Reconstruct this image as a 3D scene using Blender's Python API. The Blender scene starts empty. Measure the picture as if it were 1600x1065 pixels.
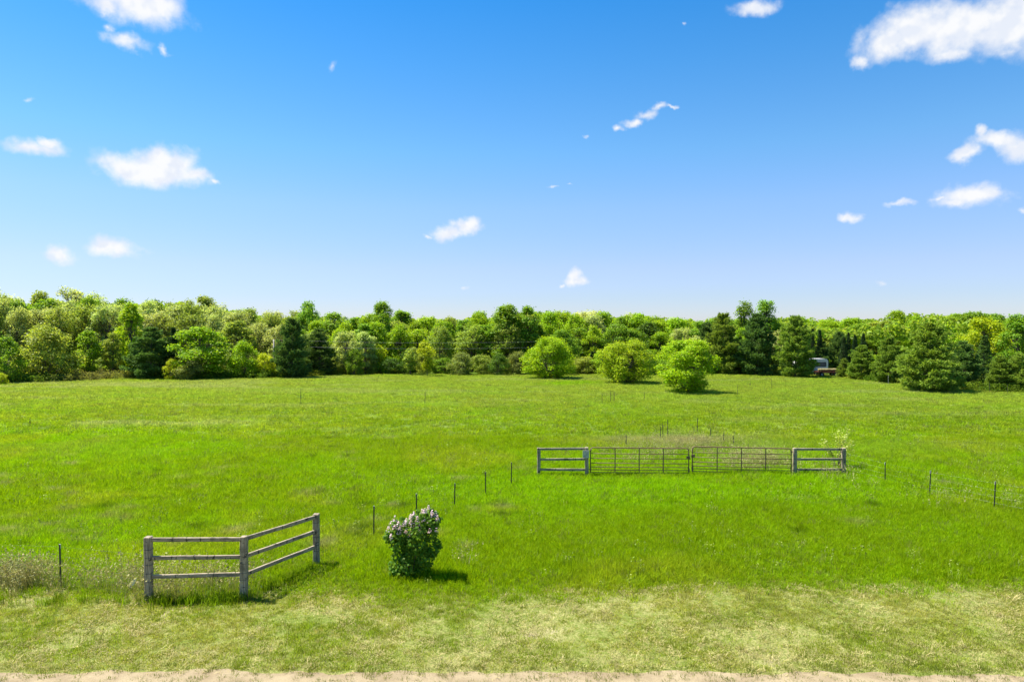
import bpy, bmesh, math, random
import numpy as np
from mathutils import Vector, Matrix, Euler

random.seed(11)
RNG = np.random.default_rng(11)
R = math.radians
sc = bpy.context.scene
COL = sc.collection

# ------------------------------------------------------------------ camera
F_PX, CX, CY, Y0, CAM_H = 1067.0, 800.0, 532.5, 516.0, 7.0
PITCH = math.atan((CY - Y0) / F_PX)
cam_d = bpy.data.cameras.new('camera')
cam_d.sensor_width = 36.0
cam_d.lens = 36.0 * F_PX / 1600.0
cam_d.clip_start, cam_d.clip_end = 0.1, 9000.0
cam = bpy.data.objects.new('camera', cam_d)
COL.objects.link(cam)
cam.location = (0, 0, CAM_H)
cam.rotation_euler = (R(90) - PITCH, 0, 0)
sc.camera = cam
sc.render.resolution_x, sc.render.resolution_y = 1024, 681

def ray(px, py):
    a, b = (px - CX) / F_PX, -(py - CY) / F_PX
    c, s = math.cos(PITCH), math.sin(PITCH)
    return Vector((a, c + b * s, b * c - s))
def ground_at(px, py, z=0.0):
    d = ray(px, py)
    t = (z - CAM_H) / d.z
    return Vector((d.x * t, d.y * t, z))
def at_depth(px, py, y):
    d = ray(px, py)
    t = y / d.y
    return Vector((d.x * t, y, CAM_H + d.z * t))
def depth_of(py):
    return ground_at(CX, py).y

# ------------------------------------------------------------------ sky + sun
SUN_EL, SUN_AZ = 62.0, -72.0          # azimuth clockwise from +Y (ahead); the sun stands to the left, a little beyond the field
world = bpy.data.worlds.new('World')
sc.world = world
world.use_nodes = True
wn, wl = world.node_tree.nodes, world.node_tree.links
wn.clear()
class NT:
    """little helper for node trees"""
    def __init__(s, tree): s.n, s.l = tree.nodes, tree.links
    def new(s, t, **kw):
        n = s.n.new(t)
        for k, v in kw.items(): setattr(n, k, v)
        return n
    def put(s, sock, v):
        if isinstance(v, bpy.types.NodeSocket): s.l.new(v, sock)
        else: sock.default_value = v
    def math(s, op, a, b=None, c=None, clamp=False):
        n = s.new('ShaderNodeMath', operation=op, use_clamp=clamp)
        s.put(n.inputs[0], a)
        if b is not None: s.put(n.inputs[1], b)
        if c is not None: s.put(n.inputs[2], c)
        return n.outputs[0]
    def vec(s, op, a, b=None):
        n = s.new('ShaderNodeVectorMath', operation=op)
        s.put(n.inputs[0], a)
        if b is not None: s.put(n.inputs[1], b)
        return n.outputs['Value'] if op in ('LENGTH', 'DOT_PRODUCT') else n.outputs[0]
    def mix(s, f, a, b, blend='MIX'):
        n = s.new('ShaderNodeMix', data_type='RGBA', blend_type=blend)
        s.put(n.inputs['Factor'], f); s.put(n.inputs['A'], a); s.put(n.inputs['B'], b)
        return n.outputs['Result']
    def noise(s, v, scale, detail=4.0, rough=0.55, out='Fac'):
        n = s.new('ShaderNodeTexNoise')
        if v is not None: s.l.new(v, n.inputs['Vector'])
        n.inputs['Scale'].default_value = scale
        n.inputs['Detail'].default_value = detail
        n.inputs['Roughness'].default_value = rough
        return n.outputs[out]
    def smooth(s, v, lo, hi, a=0.0, b=1.0):
        n = s.new('ShaderNodeMapRange', interpolation_type='SMOOTHSTEP')
        s.put(n.inputs[0], v)
        for i, q in enumerate((lo, hi, a, b)): n.inputs[1 + i].default_value = q
        return n.outputs[0]
def col(r, g, b): return (r, g, b, 1.0)

w = NT(world.node_tree)
sky = w.new('ShaderNodeTexSky', sky_type='NISHITA')
sky.sun_disc = False
sky.sun_elevation = R(SUN_EL)
sky.sun_rotation = R(SUN_AZ)
sky.altitude = 300.0
sky.air_density, sky.dust_density, sky.ozone_density = 1.0, 0.15, 2.0
# the photograph's clear azure: the sky's colour graded evenly by elevation, all the way round
GRADE = [(0, (.95, 1.0, 1.36)), (2.7, (.97, 1.05, 1.4)), (5.1, (1.12, 1.14, 1.5)), (10, (1.12, 1.34, 1.66)), (14.4, (.87, 1.44, 1.75)), (21, (.52, 1.36, 1.86)), (27, (.25, 1.25, 1.93)), (45, (.2, 1.1, 1.85)), (90, (.2, 1.0, 1.7))]
GK = 0.90
tc = w.new('ShaderNodeTexCoord')
dirv = tc.outputs['Generated']
sp = w.new('ShaderNodeSeparateXYZ'); w.l.new(dirv, sp.inputs[0])
el = w.math('ARCSINE', sp.outputs[2])
ramp = w.new('ShaderNodeValToRGB')
while len(ramp.color_ramp.elements) < len(GRADE): ramp.color_ramp.elements.new(0.5)
ramp.color_ramp.interpolation = 'B_SPLINE' if False else 'LINEAR'
for e_, (d_, c_) in zip(ramp.color_ramp.elements, GRADE):
    e_.position = d_ / 90.0; e_.color = tuple(q * .5 for q in c_) + (1,)
w.l.new(w.math('DIVIDE', el, math.pi / 2, clamp=True), ramp.inputs[0])
sky_col = w.vec('SCALE', w.mix(1.0, sky.outputs[0], ramp.outputs[0], 'MULTIPLY'))
sky_col.node.inputs['Scale'].default_value = 2.0 * GK

# clouds: (centre px, centre py, radius x, radius y, strength) turned into azimuth / elevation of the sky
LOBES = [(205,4,74,28,1),(160,8,36,15,.9),(246,8,40,24,1),(200,64,48,15,.55),(262,82,12,14,.5),(166,42,16,10,.5),
 (58,231,48,13,.9),(84,226,22,9,.9),
 (235,264,74,22,1.05),(193,262,38,20,1.1),(258,248,42,19,1.1),(308,270,30,13,.9),(334,282,14,6,.6),
 (182,387,43,14,.95),(95,394,22,11,.9),
 (706,362,38,12,.95),(726,352,22,14,1),(668,366,14,6,.55),
 (906,441,26,11,.9),(901,433,15,11,.95),(878,446,12,5,.5),
 (966,204,14,8,.65),(984,192,22,10,.75),(1006,180,24,11,.8),(1028,170,20,8,.75),(1048,170,16,5,.6),
 (917,216,9,5,.42),(862,292,13,3,.45),(888,290,11,3,.45),
 (1348,94,20,14,.65),(1388,66,44,26,1),(1440,42,55,28,1.1),(1500,42,64,28,1.1),(1560,40,60,30,1.1),(1606,28,50,40,1.05),(1486,84,34,15,.65),(1585,75,40,14,.5),
 (1568,222,42,13,1),(1604,228,34,16,1),(1532,212,13,12,.9),(1500,244,23,11,.95),
 (1510,306,42,18,1),(1544,302,26,12,.95),(1494,318,32,9,.9),(1464,312,15,6,.6),
 (1410,317,23,7,.6),(1332,343,20,9,.65),(1180,9,44,13,.7),(1065,35,9,6,.42),(525,105,16,18,.3),(44,162,18,8,.42),(1590,328,16,6,.5),
 (1375,438,22,6,.32),(730,456,14,6,.3)]
az = w.math('ARCTAN2', sp.outputs[0], sp.outputs[1])
cae = w.new('ShaderNodeCombineXYZ'); w.l.new(az, cae.inputs[0]); w.l.new(el, cae.inputs[1])
wn1 = w.noise(dirv, 16.0, 5.0, 0.6, 'Color')
warp = w.vec('MULTIPLY', w.vec('SUBTRACT', wn1, (0.5, 0.5, 0.5)), (0.06, 0.04, 0.0))
P = w.vec('ADD', cae.outputs[0], warp)
spec = []
for (x, y, rx, ry, s) in LOBES:
    d = ray(x, y).normalized()
    spec.append((math.atan2(d.x, d.y), math.asin(d.z), rx * 1.34 / F_PX, ry * 1.42 / F_PX, s if s > .7 else s + .14))
crng = random.Random(5)
for k in range(9):                    # the same sort of small clouds goes on round the rest of the sky
    a0 = math.radians(crng.uniform(45, 315)); a0 = a0 - 2 * math.pi if a0 > math.pi else a0
    e0 = math.radians(crng.uniform(5, 40))
    for j in range(1):
        spec.append((a0 + crng.uniform(-.03, .03), e0 + crng.uniform(-.008, .008), crng.uniform(.03, .06), crng.uniform(.012, .024), 1.0))
fld = None
for (a, e, ra, re, s) in spec:
    q = w.vec('MULTIPLY', w.vec('SUBTRACT', P, (a, e, 0)), (1 / ra, 1 / re, 0))
    v = w.math('SUBTRACT', s, w.vec('LENGTH', q))
    fld = v if fld is None else w.math('SMOOTH_MAX', fld, v, 0.12)
fn = w.noise(dirv, 42.0, 6.0, 0.54)
fld2 = w.math('ADD', fld, w.math('MULTIPLY', w.math('SUBTRACT', fn, 0.5), 0.78))
alpha = w.smooth(fld2, 0.12, 0.82, 0.0, 0.98)
fn_up = w.noise(w.vec('ADD', dirv, (-0.006, 0.0, 0.009)), 30.0, 3.0, 0.5)
fn_lo = w.noise(dirv, 30.0, 3.0, 0.5)
shade = w.smooth(w.math('ADD', w.math('SUBTRACT', fn_lo, fn_up), w.math('MULTIPLY', fld, -0.05)), -0.15, 0.06)
CLOUD_A, CLOUD_B = col(7.0, 7.4, 8.2), col(8.3, 8.35, 8.45)
final = w.mix(alpha, sky_col, w.mix(shade, CLOUD_A, CLOUD_B))
bg = w.new('ShaderNodeBackground')
w.l.new(final, bg.inputs['Color'])
bg.inputs['Strength'].default_value = 0.05
wo = w.new('ShaderNodeOutputWorld')
w.l.new(bg.outputs[0], wo.inputs['Surface'])
world.cycles.sampling_method = 'MANUAL'
world.cycles.sample_map_resolution = 512

sun_d = bpy.data.lights.new('sun', 'SUN')
sun_d.energy, sun_d.angle, sun_d.color = 5.0, R(0.53), (1.0, 0.955, 0.88)
sun = bpy.data.objects.new('sun', sun_d)
COL.objects.link(sun)
SUN_DIR = Vector((math.sin(R(SUN_AZ)) * math.cos(R(SUN_EL)), math.cos(R(SUN_AZ)) * math.cos(R(SUN_EL)), math.sin(R(SUN_EL))))
sun.rotation_euler = (-SUN_DIR).to_track_quat('-Z', 'Y').to_euler()
sun.location = (-40, 20, 60)

sc.view_settings.view_transform = 'Standard'
sc.view_settings.look = 'None'
sc.view_settings.gamma = 1.0
sc.view_settings.use_curve_mapping = False
sc.view_settings.exposure = 1.25
sc.cycles.use_denoising = True
sc.cycles.max_bounces = 5
sc.cycles.diffuse_bounces = 2
sc.cycles.transmission_bounces = 3
sc.cycles.transparent_max_bounces = 4
sc.cycles.caustics_reflective = sc.cycles.caustics_refractive = False

# ------------------------------------------------------------------ helpers
def tag(o, label=None, cat=None, group=None, kind=None):
    for k, v in (('label', label), ('category', cat), ('group', group), ('kind', kind)):
        if v: o[k] = v
    return o
class MB:
    """collects geometry, builds one mesh object"""
    def __init__(s): s.v, s.f = [], []
    def add(s, vs, fs):
        b = len(s.v)
        s.v += [tuple(q) for q in vs]
        s.f += [tuple(i + b for i in q) for q in fs]
    def tube(s, pts, rad, sides=6, cap=True):
        pts = [Vector(p) for p in pts]
        rad = [rad] * len(pts) if isinstance(rad, (int, float)) else rad
        vs, fs = [], []
        ref = None
        for i, p in enumerate(pts):
            t = (pts[min(i + 1, len(pts) - 1)] - pts[max(i - 1, 0)])
            if t.length < 1e-9: t = Vector((0, 0, 1))
            t.normalize()
            if ref is None: ref = Vector((1, 0, 0)) if abs(t.x) < 0.8 else Vector((0, 1, 0))
            u = (ref - t * ref.dot(t)).normalized(); ref = u
            q = t.cross(u)
            for k in range(sides):
                a = 2 * math.pi * k / sides
                vs.append(p + (u * math.cos(a) + q * math.sin(a)) * rad[i])
        n = sides
        for i in range(len(pts) - 1):
            for k in range(n):
                fs.append((i * n + k, i * n + (k + 1) % n, (i + 1) * n + (k + 1) % n, (i + 1) * n + k))
        if cap:
            fs.append(tuple(range(n - 1, -1, -1)))
            fs.append(tuple((len(pts) - 1) * n + k for k in range(n)))
        s.add(vs, fs)
    def box(s, c, size, bevel=0.0, rot=None, jit=0.0, cuts=None, rnd=None):
        bm = bmesh.new()
        bmesh.ops.create_cube(bm, size=1.0)
        if cuts:
            ax = cuts[0]
            ed = [e for e in bm.edges if abs((e.verts[0].co - e.verts[1].co)[ax]) > .5]
            bmesh.ops.subdivide_edges(bm, edges=ed, cuts=cuts[1])
        for v in bm.verts: v.co = Vector((v.co.x * size[0], v.co.y * size[1], v.co.z * size[2]))
        if jit and rnd:
            for v in bm.verts: v.co += Vector((rnd.uniform(-jit, jit), rnd.uniform(-jit, jit), rnd.uniform(-jit, jit)))
        if bevel:
            bmesh.ops.bevel(bm, geom=list(bm.edges), offset=bevel, segments=1, affect='EDGES', profile=0.5)
        M = Matrix.Translation(Vector(c)) @ (rot.to_4x4() if rot else Matrix.Identity(4))
        bm.verts.index_update()
        s.add([M @ v.co for v in bm.verts], [[v.index for v in f.verts] for f in bm.faces])
        bm.free()
    def mesh(s, name, mat, smooth=False):
        me = bpy.data.meshes.new(name)
        me.from_pydata(s.v, [], s.f)
        me.materials.append(mat)
        if smooth: me.polygons.foreach_set('use_smooth', [True] * len(me.polygons))
        me.update()
        return me
    def build(s, name, mat, parent=None, smooth=False):
        return link(name, s.mesh(name, mat, smooth), parent)
def link(name, me, parent=None):
    o = bpy.data.objects.new(name, me)
    COL.objects.link(o)
    if parent: o.parent = parent
    return o
def empty(name, loc=(0, 0, 0), rz=0.0):
    o = bpy.data.objects.new(name, None)
    o.empty_display_size = 0.2
    COL.objects.link(o)
    o.location = loc
    o.rotation_euler = (0, 0, rz)
    return o
def quads_mesh(name, V, mat, nper=4):
    """V: (n, nper, 3) -> mesh of n separate polygons"""
    n = V.shape[0]
    me = bpy.data.meshes.new(name)
    me.vertices.add(n * nper)
    me.vertices.foreach_set('co', V.reshape(-1).astype(np.float32))
    me.loops.add(n * nper)
    me.loops.foreach_set('vertex_index', np.arange(n * nper, dtype=np.int32))
    me.polygons.add(n)
    me.polygons.foreach_set('loop_start', np.arange(0, n * nper, nper, dtype=np.int32))
    me.materials.append(mat)
    me.update(calc_edges=True)
    return me
def unit(a): return a / np.maximum(np.linalg.norm(a, axis=-1, keepdims=True), 1e-9)
def leaf_quads(P, N, size, rng, aspect=0.62, fold=0.0):
    """diamond leaves at P facing N"""
    n = len(P)
    N = unit(N)
    t = unit(np.cross(N, unit(rng.normal(size=(n, 3)))))
    b = np.cross(N, t)
    s = (size * rng.uniform(0.65, 1.35, n))[:, None]
    a = t * s
    c = b * s * aspect
    return np.stack([P - a, P + c * 1.0 - a * .1, P + a, P - c - a * .1], 1)
# value noise for scattering
def vnoise(x, y, seed=0):
    xi, yi = np.floor(x).astype(np.int64), np.floor(y).astype(np.int64)
    fx, fy = x - xi, y - yi
    fx, fy = fx * fx * (3 - 2 * fx), fy * fy * (3 - 2 * fy)
    def h(i, j):
        k = (i * 374761393 + j * 668265263 + seed * 1442695041) & 0xffffffff
        k = ((k ^ (k >> 13)) * 1274126177) & 0xffffffff
        k = (k ^ (k >> 16)) & 0xffffffff
        return k / 4294967295.0
    return (h(xi, yi) * (1 - fx) + h(xi + 1, yi) * fx) * (1 - fy) + (h(xi, yi + 1) * (1 - fx) + h(xi + 1, yi + 1) * fx) * fy
def fbm(x, y, scale, seed=0, octv=4):
    v, a, t = 0, 1.0, 0
    for i in range(octv):
        v = v + a * vnoise(x * scale * 2 ** i + 17.3 * i, y * scale * 2 ** i - 9.1 * i, seed + i)
        t += a; a *= 0.55
    return v / t
def sstep(x, a, b):
    t = np.clip((x - a) / (b - a), 0, 1)
    return t * t * (3 - 2 * t)

# ------------------------------------------------------------------ materials
def material(name):
    m = bpy.data.materials.new(name)
    m.use_nodes = True
    m.node_tree.nodes.clear()
    t = NT(m.node_tree)
    out = t.new('ShaderNodeOutputMaterial')
    return m, t, out
def leafy(name, tint_kind, transl=0.42, rand_amt=0.55, rough=0.5, warm=0.25, spec=0.25):
    """leaf / blade surface: tint from the object or from the scattered point, varied leaf by leaf"""
    m, t, out = material(name)
    if tint_kind == 'object':
        c = t.new('ShaderNodeObjectInfo').outputs['Color']
    elif tint_kind == 'instancer':
        c = t.new('ShaderNodeAttribute', attribute_type='INSTANCER', attribute_name='tint').outputs['Color']
    else:
        n = t.new('ShaderNodeRGB'); n.outputs[0].default_value = col(*tint_kind); c = n.outputs[0]
    rnd = t.new('ShaderNodeNewGeometry').outputs['Random Per Island']
    f = t.math('MULTIPLY_ADD', rnd, rand_amt, 1.0 - rand_amt * 0.5)
    hs = t.new('ShaderNodeHueSaturation')
    t.put(hs.inputs['Hue'], t.math('MULTIPLY_ADD', t.math('FRACT', t.math('MULTIPLY', rnd, 7.31)), -0.045 * warm * 4, 0.5 + 0.02 * warm * 4))
    t.put(hs.inputs['Value'], f)
    t.put(hs.inputs['Color'], c)
    c2 = hs.outputs[0]
    p = t.new('ShaderNodeBsdfPrincipled')
    t.put(p.inputs['Base Color'], c2)
    p.inputs['Roughness'].default_value = rough
    p.inputs['Specular IOR Level'].default_value = spec
    tr = t.new('ShaderNodeBsdfTranslucent')
    t.put(tr.inputs['Color'], t.mix(1.0, c2, col(1.25, 1.2, 0.6), 'MULTIPLY'))
    mx = t.new('ShaderNodeMixShader')
    mx.inputs[0].default_value = transl
    t.l.new(p.outputs[0], mx.inputs[1]); t.l.new(tr.outputs[0], mx.inputs[2])
    t.l.new(mx.outputs[0], out.inputs['Surface'])
    return m
def plain(name, base, rough=0.7, metal=0.0, var=0.3, scale=6.0, spec=0.4, dirt=None, bump=0.0, stretch=(1, 1, 1)):
    m, t, out = material(name)
    tcn = t.new('ShaderNodeTexCoord')
    v = t.vec('MULTIPLY', tcn.outputs['Object'], stretch)
    n1 = t.noise(v, scale, 5.0, 0.65)
    d = dirt or tuple(q * 0.45 for q in base)
    c = t.mix(t.smooth(n1, 0.5 - var * 0.5, 0.5 + var * 0.9), col(*base), col(*d))
    p = t.new('ShaderNodeBsdfPrincipled')
    t.put(p.inputs['Base Color'], c)
    p.inputs['Roughness'].default_value = rough
    p.inputs['Metallic'].default_value = metal
    p.inputs['Specular IOR Level'].default_value = spec
    if bump:
        b = t.new('ShaderNodeBump'); b.inputs['Strength'].default_value = bump; b.inputs['Distance'].default_value = 0.01
        t.l.new(n1, b.inputs['Height']); t.l.new(b.outputs[0], p.inputs['Normal'])
    t.l.new(p.outputs[0], out.inputs['Surface'])
    return m
M_LEAF = leafy('leaf', 'object', 0.52, 0.45, 0.5, 0.2, 0.15)
M_NEEDLE = leafy('needle', 'object', 0.36, 0.65, 0.6, 0.12, 0.08)
M_GRASS = leafy('grass_blade', 'instancer', 0.5, 0.5, 0.6, 0.2, 0.08)
M_WEED = leafy('weed_stalk', 'instancer', 0.25, 0.7, 0.7, 0.3)
M_BARK = plain('bark', (0.135, 0.11, 0.085), 0.9, 0, 0.4, 3.0, 0.2, bump=0.5, stretch=(3, 3, .6))
M_STEEL = plain('green_steel_post', (0.045, 0.05, 0.04), 0.6, 0.2, 0.4, 20)
M_WHITE_TIP = plain('white_tip', (0.72, 0.72, 0.68), 0.6)
M_WIRE = plain('galvanised_wire', (0.16, 0.16, 0.15), 0.5, 0.6)
M_GATE = plain('gate_paint', (0.17, 0.105, 0.065), 0.65, 0.1, 0.35, 14, dirt=(0.16, 0.07, 0.03))
M_GREYMETAL = plain('grey_plate', (0.5, 0.49, 0.46), 0.5, 0.4, 0.3, 10)

def wood_mat():
    m, t, out = material('weathered_wood')
    tcn = t.new('ShaderNodeTexCoord')
    at = t.new('ShaderNodeAttribute', attribute_type='GEOMETRY', attribute_name='grain')   # grain runs along each timber
    v = at.outputs['Vector']
    st = t.vec('MULTIPLY', v, (1.2, 22, 22))
    n1 = t.noise(st, 2.2, 6.0, 0.65)
    n2 = t.noise(v, 3.0, 4.0, 0.6)
    c = t.mix(t.smooth(n1, 0.34, 0.66), col(0.15, 0.12, 0.078), col(0.47, 0.39, 0.26))
    c = t.mix(t.smooth(n2, 0.5, 0.7, 0, 0.8), c, col(0.13, 0.11, 0.075))
    n3 = t.noise(t.vec('MULTIPLY', v, (9, 3, 3)), 1.6, 3.0, 0.5)
    c = t.mix(t.smooth(n3, 0.6, 0.66, 0, 0.85), c, col(0.035, 0.03, 0.026))
    p = t.new('ShaderNodeBsdfPrincipled')
    t.put(p.inputs['Base Color'], c)
    p.inputs['Roughness'].default_value = 0.88
    p.inputs['Specular IOR Level'].default_value = 0.2
    b = t.new('ShaderNodeBump'); b.inputs['Strength'].default_value = 0.7; b.inputs['Distance'].default_value = 0.012
    t.l.new(n1, b.inputs['Height']); t.l.new(b.outputs[0], p.inputs['Normal'])
    t.l.new(p.outputs[0], out.inputs['Surface'])
    return m
M_WOOD = wood_mat()

def ground_mat():
    m, t, out = material('field_ground')
    pos = t.new('ShaderNodeNewGeometry').outputs['Position']
    sx = t.new('ShaderNodeSeparateXYZ'); t.l.new(pos, sx.inputs[0])
    big = t.noise(pos, 0.07, 4.0, 0.6)
    med = t.noise(pos, 0.5, 5.0, 0.6)
    fine = t.noise(pos, 9.0, 4.0, 0.7)
    fine2 = t.noise(pos, 28.0, 3.0, 0.7)
    lush = t.mix(t.smooth(fine, 0.3, 0.7), col(0.055, 0.10, 0.006), col(0.11, 0.19, 0.012))
    pale = t.mix(t.smooth(fine, 0.3, 0.7), col(0.12, 0.17, 0.02), col(0.21, 0.25, 0.05))
    field = t.mix(t.smooth(t.math('ADD', big, t.math('MULTIPLY', med, 0.4)), 0.55, 0.95), lush, pale)
    straw = t.mix(t.smooth(fine2, 0.3, 0.7), col(0.15, 0.15, 0.04), col(0.34, 0.32, 0.12))
    green = t.mix(t.smooth(fine2, 0.3, 0.7), col(0.07, 0.11, 0.012), col(0.16, 0.2, 0.03))
    soil = t.mix(t.smooth(fine, 0.3, 0.7), col(0.30, 0.24, 0.14), col(0.46, 0.38, 0.24))
    verge = t.mix(t.smooth(t.math('ADD', t.math('MULTIPLY', fine, 0.6), t.math('MULTIPLY', med, 0.5)), 0.42, 0.68), green, straw)
    verge = t.mix(t.smooth(t.math('ADD', t.math('MULTIPLY', fine2, 0.35), t.math('MULTIPLY', med, 0.7)), 0.6, 0.72), verge, soil)
    edge = t.math('ADD', sx.outputs[1], t.math('MULTIPLY', t.math('SUBTRACT', med, 0.5), 1.6))
    c = t.mix(t.smooth(edge, 18.0, 19.0), verge, field)
    p = t.new('ShaderNodeBsdfPrincipled')
    t.put(p.inputs['Base Color'], c)
    p.inputs['Roughness'].default_value = 0.95
    p.inputs['Specular IOR Level'].default_value = 0.1
    b = t.new('ShaderNodeBump'); b.inputs['Strength'].default_value = 0.8; b.inputs['Distance'].default_value = 0.05
    t.l.new(fine, b.inputs['Height']); t.l.new(b.outputs[0], p.inputs['Normal'])
    t.l.new(p.outputs[0], out.inputs['Surface'])
    return m
M_GROUND = ground_mat()
def road_mat():
    m, t, out = material('sandy_track')
    pos = t.new('ShaderNodeNewGeometry').outputs['Position']
    a = t.noise(pos, 1.4, 5.0, 0.65); b_ = t.noise(pos, 22.0, 4.0, 0.7)
    c = t.mix(t.smooth(a, 0.35, 0.7), col(0.32, 0.255, 0.15), col(0.23, 0.175, 0.10))
    c = t.mix(t.smooth(b_, 0.55, 0.75, 0, .7), c, col(0.12, 0.085, 0.05))
    p = t.new('ShaderNodeBsdfPrincipled')
    t.put(p.inputs['Base Color'], c)
    p.inputs['Roughness'].default_value = 0.95
    p.inputs['Specular IOR Level'].default_value = 0.1
    b = t.new('ShaderNodeBump'); b.inputs['Strength'].default_value = 0.8; b.inputs['Distance'].default_value = 0.03
    t.l.new(b_, b.inputs['Height']); t.l.new(b.outputs[0], p.inputs['Normal'])
    t.l.new(p.outputs[0], out.inputs['Surface'])
    return m
M_ROAD = road_mat()

# ------------------------------------------------------------------ ground, track
def relief(x, y):
    return (fbm(x, y, 0.12, 3, 3) - 0.5) * 0.16 * sstep(y, 14.5, 17.5) * (1 - sstep(y, 60, 90)) + (fbm(x, y, 1.1, 8, 2) - 0.5) * 0.05 * sstep(y, 14.3, 15.5) * (1 - sstep(y, 40, 60))
def sheet(name, xs, ys, zfun, mat):
    X, Y = np.meshgrid(xs, ys)
    Z = zfun(X, Y)
    V = np.stack([X, Y, Z], -1).reshape(-1, 3)
    nx, ny = len(xs), len(ys)
    i, j = np.meshgrid(np.arange(nx - 1), np.arange(ny - 1))
    b = (j * nx + i).reshape(-1)
    Fc = np.stack([b, b + 1, b + 1 + nx, b + nx], 1)
    me = bpy.data.meshes.new(name)
    me.from_pydata(V.tolist(), [], Fc.tolist())
    me.polygons.foreach_set('use_smooth', [True] * len(me.polygons))
    me.materials.append(mat)
    me.update()
    return link(name, me)
xs = np.concatenate([[-4000, -1500, -600, -250, -120], np.arange(-70, 70.1, 0.5), [120, 250, 600, 1500, 4000]])
ys = np.concatenate([[-1500, -300, -60, -10, 5], np.arange(12, 60, 0.4), np.arange(60, 130, 5), [160, 220, 320, 500, 900, 2000, 5000]])
tag(sheet('ground', xs, ys, relief, M_GROUND), kind='structure')
def track_edge(x): return 13.87 - .004 * x + (fbm(x, x * 0 + 3.0, 0.35, 21, 3) - 0.5) * 0.34 + (fbm(x, x * 0, 2.2, 25, 3) - .5) * 0.3
xr = np.arange(-40, 40.01, 0.12)
tr_rows = [4.0, 6.0, 8.0, 9.5, 10.5, 11.3, 12.0, 12.5, 13.0, 13.3, 13.55, 13.75, 13.9, 14.0]
def track_z(X, Y):
    return 0.03 + (fbm(X, Y, 0.9, 31, 4) - 0.5) * 0.05 - 0.022 * np.exp(-((Y - 12.4) / .3) ** 2) + 0.02 * np.exp(-((Y - 13.2) / .2) ** 2)
Xr, Yr = np.meshgrid(xr, np.array(tr_rows))
Yr = Yr + (track_edge(Xr) - 14.0) * sstep(Yr, 12.0, 14.0)
Zr = track_z(Xr, Yr) * (1 - 0.8 * sstep(Yr - track_edge(Xr), -0.3, 0.0)) + 0.004
Vr = np.stack([Xr, Yr, Zr], -1).reshape(-1, 3)
nx, ny = len(xr), len(tr_rows)
ii, jj = np.meshgrid(np.arange(nx - 1), np.arange(ny - 1)); bb = (jj * nx + ii).reshape(-1)
me = bpy.data.meshes.new('road'); me.from_pydata(Vr.tolist(), [], np.stack([bb, bb + 1, bb + 1 + nx, bb + nx], 1).tolist())
me.polygons.foreach_set('use_smooth', [True] * len(me.polygons)); me.materials.append(M_ROAD); me.update()
tag(link('road', me), kind='structure')

# ------------------------------------------------------------------ trees: unit shapes (height 1, half-width 1)
def norm_uv(verts_list, h, r):
    return [v * np.array([1 / r, 1 / r, 1 / h]) for v in verts_list]
PROFILES = {   # crown radius (share of full) over height share inside the crown
    'round': lambda t: np.sqrt(np.clip(1 - (2 * t - 0.92) ** 2 / 1.17, 0.0, 1)),
    'oval': lambda t: np.sqrt(np.clip(1 - (2 * t - 0.85) ** 2 / 1.33, 0.0, 1)) * (1 - 0.1 * t),
    'airy': lambda t: np.clip(0.5 + 0.75 * t - 0.75 * np.clip(t - 0.55, 0, 1) * 2.0, 0.3, 1),
    'shrub': lambda t: np.sqrt(np.clip(1 - (1.75 * t - 0.7) ** 2 / 1.12, 0.05, 1)),
    'bushy': lambda t: np.clip(.32 + 2.1 * t, 0, 1) * np.sqrt(np.clip(1 - (np.clip(t - .48, 0, 1) / .56) ** 2, 0.03, 1)),
    'poplar': lambda t: np.clip(0.75 - 0.4 * np.abs(t - 0.45), 0.2, 1),
    'vase': lambda t: np.clip(0.25 + 0.95 * t - 0.9 * np.clip(t - 0.72, 0, 1) * 2, 0.15, 1),
}
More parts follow.
